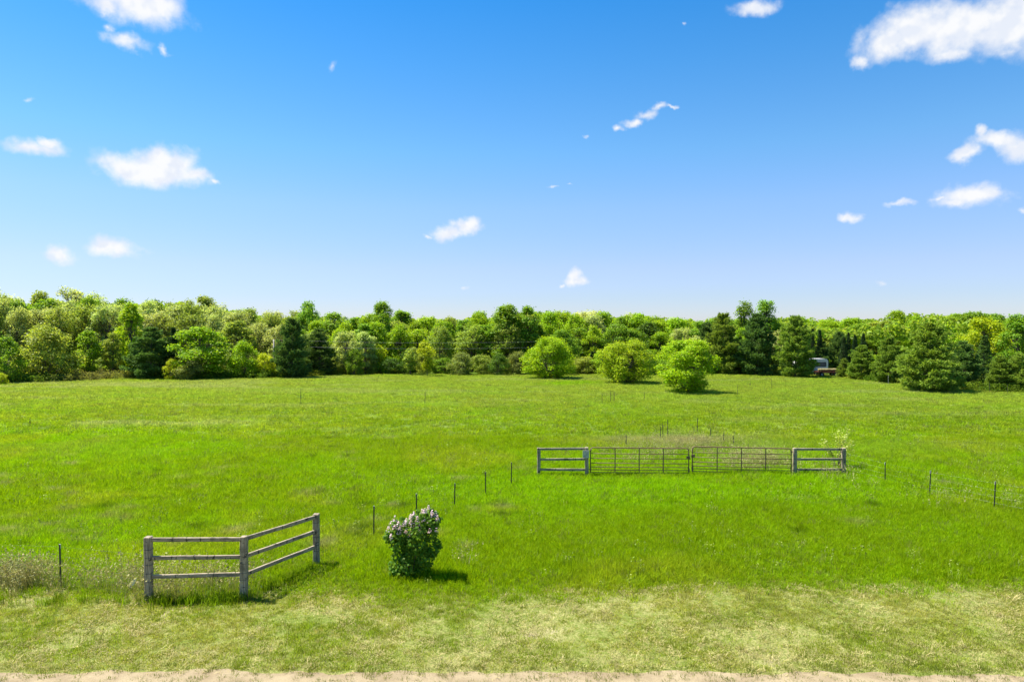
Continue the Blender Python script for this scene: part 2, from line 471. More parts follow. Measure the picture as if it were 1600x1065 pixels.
def broadleaf(seed, kind, h, r, base, npuff, leaves, lsize, puff=(0.2, 0.34), stems=1, bare=0.0, trunk=0.018, lean=0.0, zs=1.0):
    """-> (trunk mesh, crown mesh), scaled so that height = 1 and half-width = 1"""
    g = np.random.default_rng(seed); rn = random.Random(seed)
    prof = PROFILES[kind]
    t = np.clip(g.beta(1.35, 1.15, npuff), 0.03, 0.97)
    ang = g.uniform(0, 2 * math.pi, npuff)
    rr = np.sqrt(g.uniform(0.12, 1.0, npuff)) * 0.86
    pr = g.uniform(puff[0], puff[1], npuff) * r
    rad = np.clip(prof(t) * r * g.uniform(0.86, 1.1, npuff) - pr * 0.6, 0, None) * rr
    pc = np.stack([np.cos(ang) * rad + lean * r * t, np.sin(ang) * rad, base * h + t * (1 - base) * h * 0.97 - pr * 0.35], 1)
    cc = np.array([0, 0, h * (base + (1 - base) * 0.45)])
    # leaves
    share = pr ** 2 / np.sum(pr ** 2)
    Ps, Ns = [], []
    for i in range(npuff):
        k = max(8, int(leaves * share[i]))
        d = unit(g.normal(size=(k, 3)))
        d[:, 2] = np.where(d[:, 2] < -0.6, -d[:, 2] * 0.6, d[:, 2])
        rad_k = pr[i] * (0.35 + 0.65 * g.uniform(0, 1, k) ** 0.5) * (1 + 0.18 * g.normal(size=k))
        p = pc[i] + d * rad_k[:, None] * np.array([1, 1, zs])
        Ps.append(p)
        Ns.append(d * 0.55 + unit(p - cc) * 0.45 + np.array([0, 0, 0.3]) + g.normal(size=(k, 3)) * 0.75)
    Pl, Nl = np.concatenate(Ps), np.concatenate(Ns)
    Pl[:, 2] = np.maximum(Pl[:, 2], 0.03 * h * g.uniform(0.3, 1, len(Pl)))
    Q = leaf_quads(Pl, Nl, lsize, g)
    # wood
    mb = MB()
    tops = []
    for s in range(stems):
        a = rn.uniform(0, 6.28)
        sp_ = 0 if stems == 1 else r * rn.uniform(0.15, 0.4)
        p = [Vector((math.cos(a) * .04 * sp_, math.sin(a) * .04 * sp_, -0.3 * (h / 12)))]
        nseg = 6
        for q in range(1, nseg + 1):
            u = q / nseg
            p.append(Vector((math.cos(a) * sp_ * u + rn.uniform(-1, 1) * .02 * h * u + lean * r * u * .7, math.sin(a) * sp_ * u + rn.uniform(-1, 1) * .02 * h * u, u * h * rn.uniform(.76, .8))))
        r0 = trunk * h / math.sqrt(stems)
        mb.tube(p, [r0 * (1.25 if q == 0 else 1 - 0.85 * q / nseg) for q in range(nseg + 1)], 7)
        tops.append(p)
    for i in range(npuff):
        p = rn.choice(tops)
        zt = max(pc[i][2] - rn.uniform(.12, .3) * h, base * h * .55)
        u = min(max(zt / (h * .78), 0.05), 0.98) * 6
        k = int(u); o = p[k].lerp(p[min(k + 1, 6)], u - k)
        e = Vector(pc[i])
        mid = o.lerp(e, 0.5) + Vector((0, 0, -0.04 * h)) + Vector((rn.uniform(-1, 1), rn.uniform(-1, 1), 0)) * .02 * h
        rb = trunk * h * 0.3
        mb.tube([o, mid, e], [rb, rb * .65, rb * .25], 5, False)
        for j in range(3 if bare == 0 else 6):      # twigs
            d = Vector(unit(g.normal(size=3))); d.z = abs(d.z) * .8 + .2
            mb.tube([mid.lerp(e, rn.uniform(.3, 1)), e + d * pr[i] * rn.uniform(.7, 1.05)], [rb * .3, rb * .1], 3, False)
    ext = np.max(np.linalg.norm(Q.reshape(-1, 3)[:, :2], axis=1) * 0 + np.percentile(np.linalg.norm(Q.reshape(-1, 3)[:, :2], axis=1), 97))
    top = np.percentile(Q.reshape(-1, 3)[:, 2], 99.6)
    sc_ = np.array([1 / ext, 1 / ext, 1 / top])
    mb.v = [tuple(np.array(v) * sc_) for v in mb.v]
    return mb.mesh('trunk', M_BARK, True), quads_mesh('crown', Q * sc_, M_LEAF)
def needles(P, D, length, width, g, per=5, spread=0.7):
    """bunches of needle blades: thin triangles leaving P along D"""
    n = len(P)
    P = np.repeat(P, per, 0); D = np.repeat(D, per, 0)
    d = unit(D + g.normal(size=D.shape) * spread)
    side = unit(np.cross(d, unit(g.normal(size=d.shape))))
    L = (length * g.uniform(0.6, 1.25, n * per))[:, None]
    return np.stack([P - side * width * .5, P + d * L * .55 - side * width * .6, P + d * L, P + d * L * .55 + side * width * .6], 1)
def conifer(seed, h, r, base, whorls, per, droop, pw, tuft, nl, nw, nper, rag=0.25, side=2, clumpy=False):
    g = np.random.default_rng(seed); rn = random.Random(seed)
    mb = MB()
    lean = [rn.uniform(-.02, .02) * h, rn.uniform(-.02, .02) * h]
    trunk = [Vector((lean[0] * u * u, lean[1] * u * u, u * h * .985 - (.3 if u == 0 else 0))) for u in np.linspace(0, 1, 7)]
    mb.tube(trunk, [h * .017 * (1 - .93 * u) for u in np.linspace(0, 1, 7)], 7)
    Ps, Ds = [], []
    for wv in range(whorls):
        u = base + (1 - base) * (wv + rn.uniform(-.3, .3)) / whorls
        u = min(max(u, base), .985)
        tt = (u - base) / (1 - base)
        R0 = r * ((1 - tt) ** pw * min(1, .72 + tt * 1.6) + .03)
        for k in range(per):
            a = rn.uniform(0, 6.283)
            L = R0 * rn.uniform(1 - rag * 1.6, 1 + rag * .55)
            rise = -droop * (1 - tt) + rn.uniform(-.1, .12) + tt * .45
            o = Vector((lean[0] * u * u, lean[1] * u * u, u * h))
            d = Vector((math.cos(a), math.sin(a), rise))
            e = o + d * L + Vector((0, 0, L * .14))
            mid = o + d * L * .5 - Vector((0, 0, L * .03))
            rb = h * .0045 * (1.1 - tt)
            mb.tube([o, mid, e], [rb, rb * .7, rb * .3], 4, False)
            m = max(3, int(L / tuft))
            for q in range(m):
                s = .22 + .8 * (q + rn.random()) / m
                if clumpy: s = (.34, .58, .8, 1.0)[min(3, int(s * 4))] + rn.gauss(0, .06)
                c = o.lerp(mid, s * 2) if s < .5 else mid.lerp(e, min(1.02, s * 2 - 1))
                for w_ in range(side):
                    wd = (L * .34 * (1 - abs(s - .55)) * (rn.choice((-.75, -.3, .3, .75)) + rn.gauss(0, .17) if clumpy else rn.uniform(-1, 1)))
                    lat = Vector((-math.sin(a), math.cos(a), 0)) * wd
                    Ps.append(c + lat + Vector((0, 0, rn.uniform(-.06, .12) * tuft * 3)))
                    Ds.append(Vector((math.cos(a), math.sin(a), .35)) + lat.normalized() * .45 if abs(wd) > 1e-6 else Vector((math.cos(a), math.sin(a), .4)))
    Ps, Ds = np.array(Ps), np.array(Ds)
    Q = needles(Ps, Ds, nl, nw, g, nper, .75)
    rad = np.percentile(np.linalg.norm(Q.reshape(-1, 3)[:, :2], axis=1), 98.5)
    s = np.array([1 / rad, 1 / rad, 1 / h])
    mb.v = [tuple(np.array(v) * s) for v in mb.v]
    return mb.mesh('trunk', M_BARK, True), quads_mesh('crown', Q * s, M_NEEDLE)

SHAPES = {
    'round': [broadleaf(100 + i, 'round', 11, 4.6, .08, 78, 9500, .155, (.14, .27)) for i in range(4)],
    'oval': [broadleaf(120 + i, 'oval', 12, 3.4, .05, 74, 8500, .15, (.15, .3)) for i in range(4)],
    'airy': [broadleaf(140 + i, 'airy', 13, 3.9, .16, 90, 8000, .125, (.12, .25), 1, 1, .014, zs=1.35) for i in range(5)],
    'shrub': [broadleaf(160 + i, 'shrub', 6, 3.6, .0, 70, 8500, .115, (.14, .28), 4) for i in range(4)],
    'poplar': [broadleaf(180 + i, 'poplar', 15, 3.0, .3, 46, 5000, .15, (.2, .36), 1, 1, .013, zs=1.3) for i in range(2)],
    'pine': [conifer(200 + i, 10, 4.0, .03, 21, 8, .06, .68, .3, .5, .095, 7, .36, 4, True) for i in range(4)],
    'spruce': [conifer(220 + i, 9, 2.0, .03, 32, 9, .32, .95, .25, .3, .07, 5, .14, 2) for i in range(3)],
}
SHAPES['sapling'] = [broadleaf(240 + i, 'vase', 4.6, 1.4, .2, 34, 2200, .09, (.18, .34), 3, 1, .014, zs=1.3) for i in range(2)]
NAMES = {'round': ('broadleaf_tree', 'tree'), 'oval': ('broadleaf_tree', 'tree'), 'airy': ('oak_tree', 'tree'), 'shrub': ('shrub', 'shrub'),
         'poplar': ('poplar_tree', 'tree'), 'pine': ('pine_tree', 'pine tree'), 'spruce': ('spruce_tree', 'spruce tree'), 'sapling': ('young_tree', 'tree')}
TINT = {'bright': (.285, .435, .014), 'yellow': (.40, .49, .014), 'pale': (.43, .50, .15), 'mid': (.20, .34, .022), 'dark': (.10, .19, .02),
        'olive': (.29, .37, .05), 'pine': (.115, .20, .045), 'pinelight': (.21, .31, .04), 'spruce': (.04, .08, .03), 'brown': (.24, .28, .06)}
counts = {}
def tree(kind, x, y, h, hw, tint, label, group=None, var=None, rz=None):
    i = counts.get(kind, 0); counts[kind] = i + 1
    tr_me, cr_me = SHAPES[kind][(i if var is None else var) % len(SHAPES[kind])]
    nm, cat = NAMES[kind]
    root = empty(nm, (x, y, 0), random.uniform(0, 6.283) if rz is None else rz)
    root.scale = (hw, hw, h)
    tag(root, label, cat, group)
    link('trunk', tr_me, root)
    c = link('crown', cr_me, root)
    t = TINT[tint] if isinstance(tint, str) else tint
    j = random.uniform(.88, 1.12)
    c.color = (t[0] * j * random.uniform(.93, 1.07), t[1] * j, t[2] * j, 1)
    return root
def tree_px(kind, px, base, top, hwpx, tint, label, group=None, depth=None, var=None, rz=None):
    D = depth or depth_of(base)
    b = at_depth(px, base, D)
    hgt = at_depth(px, top, D).z
    return tree(kind, b.x, D, hgt, hwpx * D / F_PX, tint, label, group, var, rz)

# --- trees and shrubs that can be told apart along the field's edge
EDGE = [
 ('shrub', 73, 594, 510, 44, 'olive', 'wide rounded olive-green shrubby tree at the left field edge'),
 ('shrub', 8, 598, 526, 27, 'mid', 'mid-green shrub cut by the left frame edge, beside the wide olive shrub'),
 ('shrub', 3, 601, 583, 9, 'yellow', 'tiny lime-green shrub at the grass edge in the far left corner'),
 ('oval', 139, 589, 517, 22, 'bright', 'small bright green tree just right of the wide olive shrub'),
 ('oval', 177, 588, 520, 15, 'olive', 'narrow dull-green tree between the small bright tree and the bluish pine'),
 ('oval', 206, 586, 474, 25, 'bright', 'tall upright bright green tree rising behind the bluish pine on the left'),
 ('pine', 236, 591, 513, 40, 'pine', 'broad dark bluish pine on the left with a near-black spruce beside it'),
 ('spruce', 271, 590, 511, 15, 'spruce', 'near-black narrow spruce wedged between a bluish pine and a round bright tree'),
 ('round', 313, 591, 512, 44, 'bright', 'round bright green tree with dark gaps below, right of the near-black spruce'),
 ('shrub', 268, 593, 561, 13, 'yellow', 'small lime shrub at the foot of the near-black spruce'),
 ('shrub', 300, 593, 556, 24, 'brown', 'low dull bush under the round bright green tree'),
 ('shrub', 381, 590, 533, 26, 'bright', 'bright green shrub left of the utility pole'),
 ('shrub', 414, 590, 552, 17, 'yellow', 'low lime-green shrub at the foot of the utility pole'),
 ('pine', 457, 590, 499, 31, 'pine', 'tall dark pine just right of the utility pole'),
 ('pine', 499, 586, 514, 27, 'pine', 'shorter dark pine, right neighbour of the pine beside the utility pole'),
 ('airy', 541, 585, 518, 22, 'pale', 'pale cream-green tree, left of the pair right of the dark pines'),
 ('oval', 571, 584, 519, 20, 'pale', 'pale grey-green tree with a visible trunk, right of the cream-green one'),
 ('sapling', 595, 584, 538, 10, 'yellow', 'slim lime sapling beside the pale grey-green tree'),
 ('shrub', 606, 584, 557, 13, 'bright', 'low bright shrub at the foot of the slim lime sapling'),
 ('sapling', 641, 586, 543, 14, 'olive', 'small multi-stemmed olive tree standing in front of the middle wood'),
 ('sapling', 667, 587.5, 534, 15, 'yellow', 'small lime tree with upswept branches, right of the small olive tree'),
 ('shrub', 682, 582, 568, 8, 'olive', 'tiny bush right of the small lime tree'),
 ('oval', 792, 580, 477, 34, 'mid', 'tallest dark green tree near the middle, left of the three round bushes'),
 ('oval', 824, 580, 479, 24, 'mid', 'tall green tree right against the tallest middle tree, behind the left round bush'),
 ('shrub', 792, 584, 570, 7, 'yellow', 'tiny lime bush at the grass edge below the tallest middle tree'),
 ('spruce', 926, 583, 549, 11, 'spruce', 'little dark spruce standing alone between the left and middle round bushes'),
 ('pine', 924, 577, 522, 21, 'pine', 'dark pine behind the little spruce between the round bushes'),
 ('spruce', 896, 577, 524, 17, 'spruce', 'dark conifer peeking out right behind the left round bush'),
 ('oval', 1012, 578, 504, 26, 'dark', 'dark green tree in the gap between middle and right round bushes'),
 ('pine', 1130, 584, 491, 34, 'pinelight', 'tall pine behind the right round bush, left of its dark neighbour'),
 ('pine', 1104, 582, 505, 24, 'pine', 'pine half hidden behind the top of the right round bush'),
 ('pine', 1184, 586, 491, 31, 'pine', 'tall dark pine below the two poplars on the right'),
 ('pine', 1243, 589, 495, 33, 'pinelight', 'tall pine standing in front of the white trailer'),
 ('pine', 1285, 582, 534, 16, 'pine', 'shorter pine directly behind the white trailer'),
 ('pine', 1310, 582, 519, 18, 'pine', 'mid-height pine behind the flatbed wagon'),
 ('spruce', 1269, 582, 513, 8, 'spruce', 'leftmost thin spruce spire above the white trailer'),
 ('spruce', 1281, 582, 515, 9, 'spruce', 'second thin spruce spire from the left above the white trailer'),
 ('spruce', 1318, 584, 526, 9, 'spruce', 'lowest thin spruce spire, behind the flatbed wagon'),
 ('spruce', 1325, 582, 519, 7, 'spruce', 'thin spruce spire just right of the lowest one'),
 ('spruce', 1336, 583, 523, 9, 'spruce', 'second thin spruce spire from the right in the spruce row'),
 ('spruce', 1348, 583, 521, 10, 'spruce', 'rightmost thin spruce spire in the spruce row'),
 ('pine', 1318, 590, 560, 11, 'pinelight', 'low young pine at the right end of the flatbed wagon'),
 ('pine', 1346, 593, 540, 23, 'pinelight', 'light green bushy pine right of the flatbed wagon'),
 ('pine', 1390, 598, 527, 27, 'pinelight', 'light green bushy pine just left of the largest pine'),
 ('pine', 1452, 611, 506, 50, 'pinelight', 'largest broad pine nearest the field on the right'),
 ('pine', 1506, 606, 534, 28, 'pine', 'pine against the right flank of the largest pine'),
 ('spruce', 1536, 603, 524, 18, 'pine', 'pointed conifer in front of the lemon-green tree on the right'),
 ('round', 1537, 596, 497, 37, 'yellow', 'lemon-green round tree standing out on the right'),
 ('pine', 1562, 611, 556, 21, 'pinelight', 'low bushy young pine, left of the last two at the right frame edge'),
 ('pine', 1592, 612, 553, 22, 'pinelight', 'low bushy young pine at the right frame edge'),
 ('oval', 1592, 600, 492, 26, 'mid', 'tall green tree at the right frame edge above the young pines'),
 ('poplar', 1162, 578, 471, 15, 'mid', 'left one of two tall poplars standing above the right pines'),
 ('poplar', 1197, 578, 469, 17, 'mid', 'right one of two tall poplars standing above the right pines'),
 ('round', 597, 577, 472, 26, 'mid', 'tall green tree towering above the wood left of the middle'),
 ('round', 482, 575, 472, 24, 'mid', 'tall green tree poking out above the dark pines on the left'),
]
for e in EDGE: tree_px(*e)

# --- the wood behind, tree by tree, following the skyline of the photograph
SKYLINE = [(-150, 445), (0, 447), (24, 461), (60, 456), (110, 452), (150, 456), (200, 464), (280, 462), (340, 468), (400, 479), (460, 488), (520, 487), (560, 489), (597, 482), (630, 490), (700, 491),
           (760, 485), (800, 478), (840, 477), (870, 487), (930, 485), (995, 484), (1040, 491), (1100, 493), (1130, 493), (1200, 494), (1250, 497), (1370, 496), (1400, 489), (1470, 487), (1500, 491), (1540, 489), (1600, 493), (1750, 490)]
sk = np.array(SKYLINE, float)
WOOD = []
def wood_rank(D, step, jit, lift, hw, seed, row):
    rn = random.Random(seed)
    x = -140.0
    while x < 1740:
        px = x + rn.uniform(-.3, .3) * step
        right = px > 1215
        d = (D + rn.uniform(-jit, jit)) * (1.5 if right else 1.0)
        top = float(np.interp(px, sk[:, 0], sk[:, 1])) + lift + rn.uniform(-4, 9)
        left = px < 440
        mid_ = 440 <= px < 860
        q = rn.random()
        if left:
            kind, tint = ('airy', 'pale') if q < .5 else (('airy', 'olive') if q < .78 else (('oval', 'olive') if q < .9 else ('round', 'mid')))
        elif mid_:
            kind, tint = ('round', 'bright') if q < .4 else (('oval', 'mid') if q < .65 else (('round', 'olive') if q < .85 else ('airy', 'olive')))
        elif not right:
            kind, tint = ('round', 'bright') if q < .35 else (('oval', 'mid') if q < .6 else (('airy', 'pale') if q < .75 else ('round', 'mid')))
        else:
            kind, tint = ('round', 'bright') if q < .5 else (('round', 'mid') if q < .75 else ('oval', 'olive'))
        tn = {'pale': 'pale', 'olive': 'olive', 'mid': 'deep green', 'bright': 'bright green'}[tint]
        kn = 'open oak' if kind == 'airy' else ('upright tree' if kind == 'oval' else 'round tree')
        pl = 'on the left' if left else ('left of the middle' if mid_ else ('right of the middle' if not right else 'on the far right'))
        b = at_depth(px, 560, d)
        o = tree(kind, b.x, d, at_depth(px, top, d).z, hw * d / F_PX * rn.uniform(.8, 1.25), tint, '-', 'trees of the wood behind the field')
        WOOD.append((px, f'{tn} {kn} {row}', o))
        x += step * rn.uniform(.85, 1.15) * (0.85 if right else 1)
wood_rank(116, 34, 3, 22, 25, 1, 'in the front row')
wood_rank(124, 36, 3, 8, 26, 2, 'in the middle row')
wood_rank(136, 40, 4, 0, 27, 3, 'on the skyline')

def understorey():
    rn = random.Random(8)
    px = -120.0
    while px < 1720:
        right = px > 1215
        D = (rn.uniform(106, 112) if not right else rn.uniform(116, 124))
        if px < 120: D = rn.uniform(99, 104)
        top = rn.uniform(545, 560); hw = rn.uniform(14, 24)
        tint = rn.choice(['mid', 'mid', 'olive', 'bright', 'dark', 'brown'] if px < 1000 else ['mid', 'mid', 'dark', 'bright'])
        tn = {'mid': 'deep green', 'olive': 'olive', 'bright': 'bright green', 'dark': 'dark green', 'brown': 'dull green'}[tint]
        pl = 'on the left' if px < 440 else ('left of the middle' if px < 860 else ('right of the middle' if not right else 'on the far right'))
        o = tree('shrub', at_depth(px, 560, D).x, D, at_depth(px, top, D).z, hw * D / F_PX, tint, '-', 'undergrowth bushes at the foot of the wood')
        WOOD.append((px, f'low {tn} undergrowth bush', o))
        px += rn.uniform(20, 32)
understorey()
LAND = [(20, 'the left frame edge'), (73, 'the wide olive shrub'), (139, 'the small bright left tree'), (206, 'the upright bright tree'), (236, 'the bluish left pine'), (313, 'the round bright left tree'), (381, 'the shrub left of the pole'), (428, 'the utility pole'),
        (457, 'the tall pine by the pole'), (499, 'the second dark left pine'), (541, 'the cream-green tree'), (571, 'the pale grey-green tree'), (641, 'the small olive tree'), (667, 'the small lime tree'), (730, 'the open middle field edge'), (792, 'the tallest middle tree'), (858, 'the left round bush'), (926, 'the little lone spruce'),
        (977, 'the middle round bush'), (1073, 'the right round bush'), (1130, 'the tall right pine'), (1184, 'the two poplars'), (1238, 'the pine before the trailer'), (1270, 'the white trailer'), (1292, 'the flatbed wagon'), (1346, 'the bushy wagon pine'), (1390, 'the bushy right pine'), (1452, 'the largest pine'), (1537, 'the lemon-green tree'), (1585, 'the right frame edge')]
fam = {}
for px, txt, o in WOOD:
    nm = min(LAND, key=lambda q: abs(q[0] - px))[1] if -20 < px < 1620 else ('the far left corner' if px < 0 else 'the far right corner')
    fam.setdefault(f'{txt} by {nm}', []).append((px, o))
for txt, lst in fam.items():
    lst.sort(key=lambda q: q[0])
    for k, (px, o) in enumerate(lst):
        o['label'] = txt if len(lst) == 1 else txt + (', left one' if k == 0 else (', right one' if k == len(lst) - 1 else ', number %d from left' % (k + 1)))

# --- far wood beyond: reads as one mass
def far_wood():
    g = np.random.default_rng(77)
    Vs = []
    for D, lift, n in ((165, 3, 60), (235, 1, 70), (300, -1, 80), (420, 0, 90)):
        for px in np.linspace(-220, 1820, n):
            d = D * g.uniform(.94, 1.06)
            top = np.interp(px, sk[:, 0], sk[:, 1]) + lift + g.uniform(-2, 7) + max(0, (D - 165) / 30 if px < 1200 else 0)
            b = at_depth(px + g.uniform(-8, 8), 560, d); h = at_depth(px, top, d).z
            hw = g.uniform(.75, 1.15) * 22 * d / F_PX * (165 / d) ** .25
            k = 420
            # lobed dome of leaf faces
            m = 9
            c = np.stack([g.uniform(-.6, .6, m) * hw, g.uniform(-.6, .6, m) * hw, h * g.uniform(.45, .84, m)], 1)
            i = g.integers(0, m, k)
            dd = unit(g.normal(size=(k, 3))); dd[:, 2] = np.abs(dd[:, 2]) * .95 - .15
            p = c[i] + dd * hw * .48 * g.uniform(.7, 1.05, k)[:, None]
            p[:, 2] = np.minimum(p[:, 2], h)
            Vs.append(leaf_quads(p + np.array([b.x, d, 0]), dd + g.normal(size=(k, 3)) * .5, .42 * (d / 165) ** .6, g))
    me = quads_mesh('far_wood', np.concatenate(Vs), M_LEAF)
    o = link('far_wood', me); o.color = (.25, .36, .03, 1)
    tag(o, 'continuous mass of far green treetops along the horizon', 'wood', kind='stuff')
far_wood()

# ------------------------------------------------------------------ the three round bushes, the lilac, the blossoming shrub
def bush(px, base, top, hwpx, tint, label, seed, leaves, lsize, lobes):
    D = depth_of(base); b = at_depth(px, base, D); h = at_depth(px, top, D).z; r = hwpx * D / F_PX
    t, c = broadleaf(seed, 'bushy', h, r, .0, lobes, leaves, lsize, (.11, .24), 6, 1, .022)
    root = empty('round_bush', (b.x, D, 0)); root.scale = (r, r, h)
    tag(root, label, 'bush', 'three round bushes in the field')
    link('trunk', t, root); cr = link('crown', c, root); cr.color = (*tint, 1)
bush(858, 591, 527, 39, (.32, .47, .010), 'round lime-green bush on the field, farthest left of three', 301, 22000, .082, 100)
bush(977, 598.5, 532, 43, (.33, .44, .014), 'round olive-lime bush on the field, middle of three', 302, 22000, .082, 100)
bush(1073, 613, 532, 45, (.32, .48, .012), 'round bright lime-green bush on the field, nearest and rightmost of three', 303, 23000, .082, 110)

def lilac():
    g = np.random.default_rng(410); rn = random.Random(410)
    D = depth_of(903); s = D / F_PX
    b = at_depth(644, 903, D)
    root = empty('lilac_bush', (b.x, D, 0))
    tag(root, 'dark green lilac bush with pale mauve blossom on top, beside the left fence line', 'bush')
    # lobes in photo pixels relative to the foot: (dx, up, radius)
    lob = [(-8, 18, 20), (14, 14, 15), (-24, 12, 12), (0, 38, 18), (-20, 34, 13), (-24, 56, 14), (22, 36, 14), (33, 44, 10), (38, 52, 8), (-34, 62, 9), (-36, 70, 7), (-14, 66, 15), (10, 56, 17), (12, 76, 16), (28, 70, 13), (30, 84, 13), (-20, 78, 13), (-26, 85, 8), (4, 88, 13), (30, 96, 11), (18, 98, 9), (36, 90, 8), (-4, 52, 15)]
    lob += [(g.uniform(-34, 36), g.uniform(8, 98), g.uniform(4, 7)) for _ in range(16)]
    lob += [(-40, 58, 4), (-42, 66, 3), (43, 55, 4), (45, 48, 3), (-33, 24, 4), (-14, 96, 4), (44, 92, 4), (10, 106, 3.5), (31, 108, 4)]
    P_, N_ = [], []
    for dx, up, r in lob:
        k = int(r * r * 1.2)
        d = unit(g.normal(size=(k, 3)))
        rr = r * (0.45 + .6 * g.uniform(0, 1, k) ** .5)
        c = np.array([dx, g.uniform(-8, 8), up])
        p = c + d * rr[:, None]
        P_.append(p * s); N_.append(d + np.array([0, 0, .5]) + g.normal(size=(k, 3)) * .55)
    P_, N_ = np.concatenate(P_), np.concatenate(N_)
    P_[:, 2] = np.maximum(P_[:, 2], .05)
    cr = link('crown', quads_mesh('crown', leaf_quads(P_, N_, .044, g, .75), M_LEAF), root); cr.color = (.125, .25, .022, 1)
    mb = MB()
    for i in range(9):
        dx, up, r = lob[rn.randrange(len(lob))]
        e = Vector((dx * s, rn.uniform(-.2, .2), up * s))
        mb.tube([(rn.uniform(-.18, .18), rn.uniform(-.12, .12), -.05), (e.x * .45, e.y * .4, e.z * .5), e], [.02, .015, .006], 5, False)
    mb.build('stem', M_BARK, root, True)
    # blossom panicles: cones of small florets
    fl = leafy('lilac_blossom', (.68, .51, .56), .3, .5, .6, .2)
    pts = [(-31, 84), (-25, 91), (-18, 86), (-27, 77), (-12, 84), (-6, 90), (0, 84), (6, 80), (12, 82), (16, 100), (22, 104), (28, 106), (34, 102), (38, 97), (42, 93), (36, 92), (30, 97), (4, 100), (-2, 94), (10, 92), (20, 90), (-16, 78), (2, 76), (26, 88), (-34, 76), (-20, 70), (14, 72), (38, 84), (-8, 72), (-30, 66), (20, 66), (30, 74), (-2, 66), (40, 74)]
    for dx, up in pts:
        c = np.array([dx * s + g.uniform(-.03, .03), -g.uniform(0, .35), up * s + .03])
        k = int(g.uniform(18, 42))
        u = g.uniform(0, 1, k); a = g.uniform(0, 6.283, k); rr = .065 * (1 - u) ** .7
        p = np.stack([np.cos(a) * rr, np.sin(a) * rr, u * .15], 1) + c
        link('flower_cluster', quads_mesh('flower_cluster', leaf_quads(p, p - c + g.normal(size=(k, 3)) * .03, .021, g, .9), fl), root)
lilac()
def blossom_shrub():
    g = np.random.default_rng(420); rn = random.Random(420)
    D = 34.0; s = D / F_PX; b = at_depth(1309, 742, D)
    root = empty('flowering_shrub', (b.x, D, 0))
    tag(root, 'sparse shrub with pale yellow-white leaves behind the rail panel right of the gates', 'shrub')
    mb = MB(); tips = []
    for i in range(16):
        e = Vector((rn.uniform(-20, 22) * s, rn.uniform(-.45, .45), rn.uniform(28, 66) * s))
        m = Vector((e.x * .4, e.y * .4, e.z * .55))
        mb.tube([(rn.uniform(-.1, .1), rn.uniform(-.1, .1), -.05), m, e], [.014, .01, .004], 5, False)
        tips += [(m, e)]
    mb.build('stem', M_BARK, root, True)
    P_ = np.array([m.lerp(e, g.uniform(0, 1.08)) for m, e in tips for _ in range(60)])
    P_ = P_ + g.normal(size=P_.shape) * .09
    c = link('crown', quads_mesh('crown', leaf_quads(P_, g.normal(size=P_.shape) + np.array([0, 0, .6]), .035, g, .7), M_LEAF), root); c.color = (.42, .50, .07, 1)
    P2 = np.array([m.lerp(e, g.uniform(.55, 1.1)) for m, e in tips for _ in range(26)]); P2 = P2 + g.normal(size=P2.shape) * .07
    link('flower_cluster', quads_mesh('flower_cluster', leaf_quads(P2, g.normal(size=P2.shape), .03, g, .9), leafy('cream_blossom', (.58, .63, .18), .3, .4)), root)
blossom_shrub()

# ------------------------------------------------------------------ wooden fences
def timber(name, a, b, wdt, hgt, parent, seed, bevel=.008, jit=.004):
    """a squared timber from a to b; its 'grain' attribute runs along its length"""
    rn = random.Random(seed)
    a, b = Vector(a), Vector(b)
    d = b - a; L = d.length
    mb = MB()
    mb.box((0, 0, 0), (L, wdt, hgt), bevel, None, jit, (0, 5), rn)
    me = mb.mesh(name, M_WOOD)
    at = me.attributes.new('grain', 'FLOAT_VECTOR', 'POINT')
    off = (rn.uniform(0, 50), rn.uniform(0, 50), rn.uniform(0, 50))
    co = np.array(mb.v) + np.array(off)
    at.data.foreach_set('vector', co.reshape(-1).astype(np.float32))
    x = d.normalized()
    up = Vector((0, 0, 1)) if abs(x.z) < .9 else Vector((0, -1, 0))
    y = up.cross(x).normalized(); z = x.cross(y)
    M = Matrix((x, y, z)).transposed().to_4x4(); M.translation = (a + b) / 2
    me.transform(M)
    return link(name, me, parent)
def board_fence(label, posts, tops, wd, rails, loc_extra=None, group=None, rail_h=.1, rail_t=.045, seed=0, off=0.0, wraps=False):
    """posts: foot points, tops: heights, rails: heights of the rail centres"""
    o = posts[0]
    root = empty('rail_fence', (o.x, o.y, 0))
    tag(root, label, 'fence', group)
    P_ = [p - Vector((o.x, o.y, 0)) for p in posts]
    rn = random.Random(seed)
    for i, p in enumerate(P_):
        timber('post', p + Vector((0, 0, -.15)), p + Vector((rn.uniform(-.015, .015), rn.uniform(-.01, .01), tops[i])), wd, wd, root, seed + i, .014, .006)
    if wraps:                                                # wire still wound round the posts
        for i, p in enumerate(P_):
            for q in range(5):
                z = tops[i] * (.3 + .13 * q) + rn.uniform(-.03, .03); e = wd / 2 + .004
                mb = MB(); mb.tube([p + Vector((x_ * e, y_ * e, z + rn.uniform(-.01, .01))) for x_, y_ in ((-1, -1), (1, -1), (1, 1), (-1, 1), (-1, -1))], .0055, 4)
                mb.build('wire_wrap', M_STEEL, root)
    for i in range(len(P_) - 1):
        d = (P_[i + 1] - P_[i]).normalized()
        n = Vector((d.y, -d.x, 0))
        for k, hz in enumerate(rails):
            fa, fb = hz * (tops[i] / tops[0]), hz * (tops[i + 1] / tops[0])
            e = wd * .5 - .012
            timber('rail', P_[i] + d * e + n * off + Vector((0, 0, fa + rn.uniform(-.012, .012))), P_[i + 1] - d * e + n * off + Vector((0, 0, fb + rn.uniform(-.012, .012))), rail_t, rail_h, root, seed + 20 + i * 5 + k)
    return root
A, B, C = ground_at(233, 938), ground_at(381.5, 934), ground_at(494.5, 884)
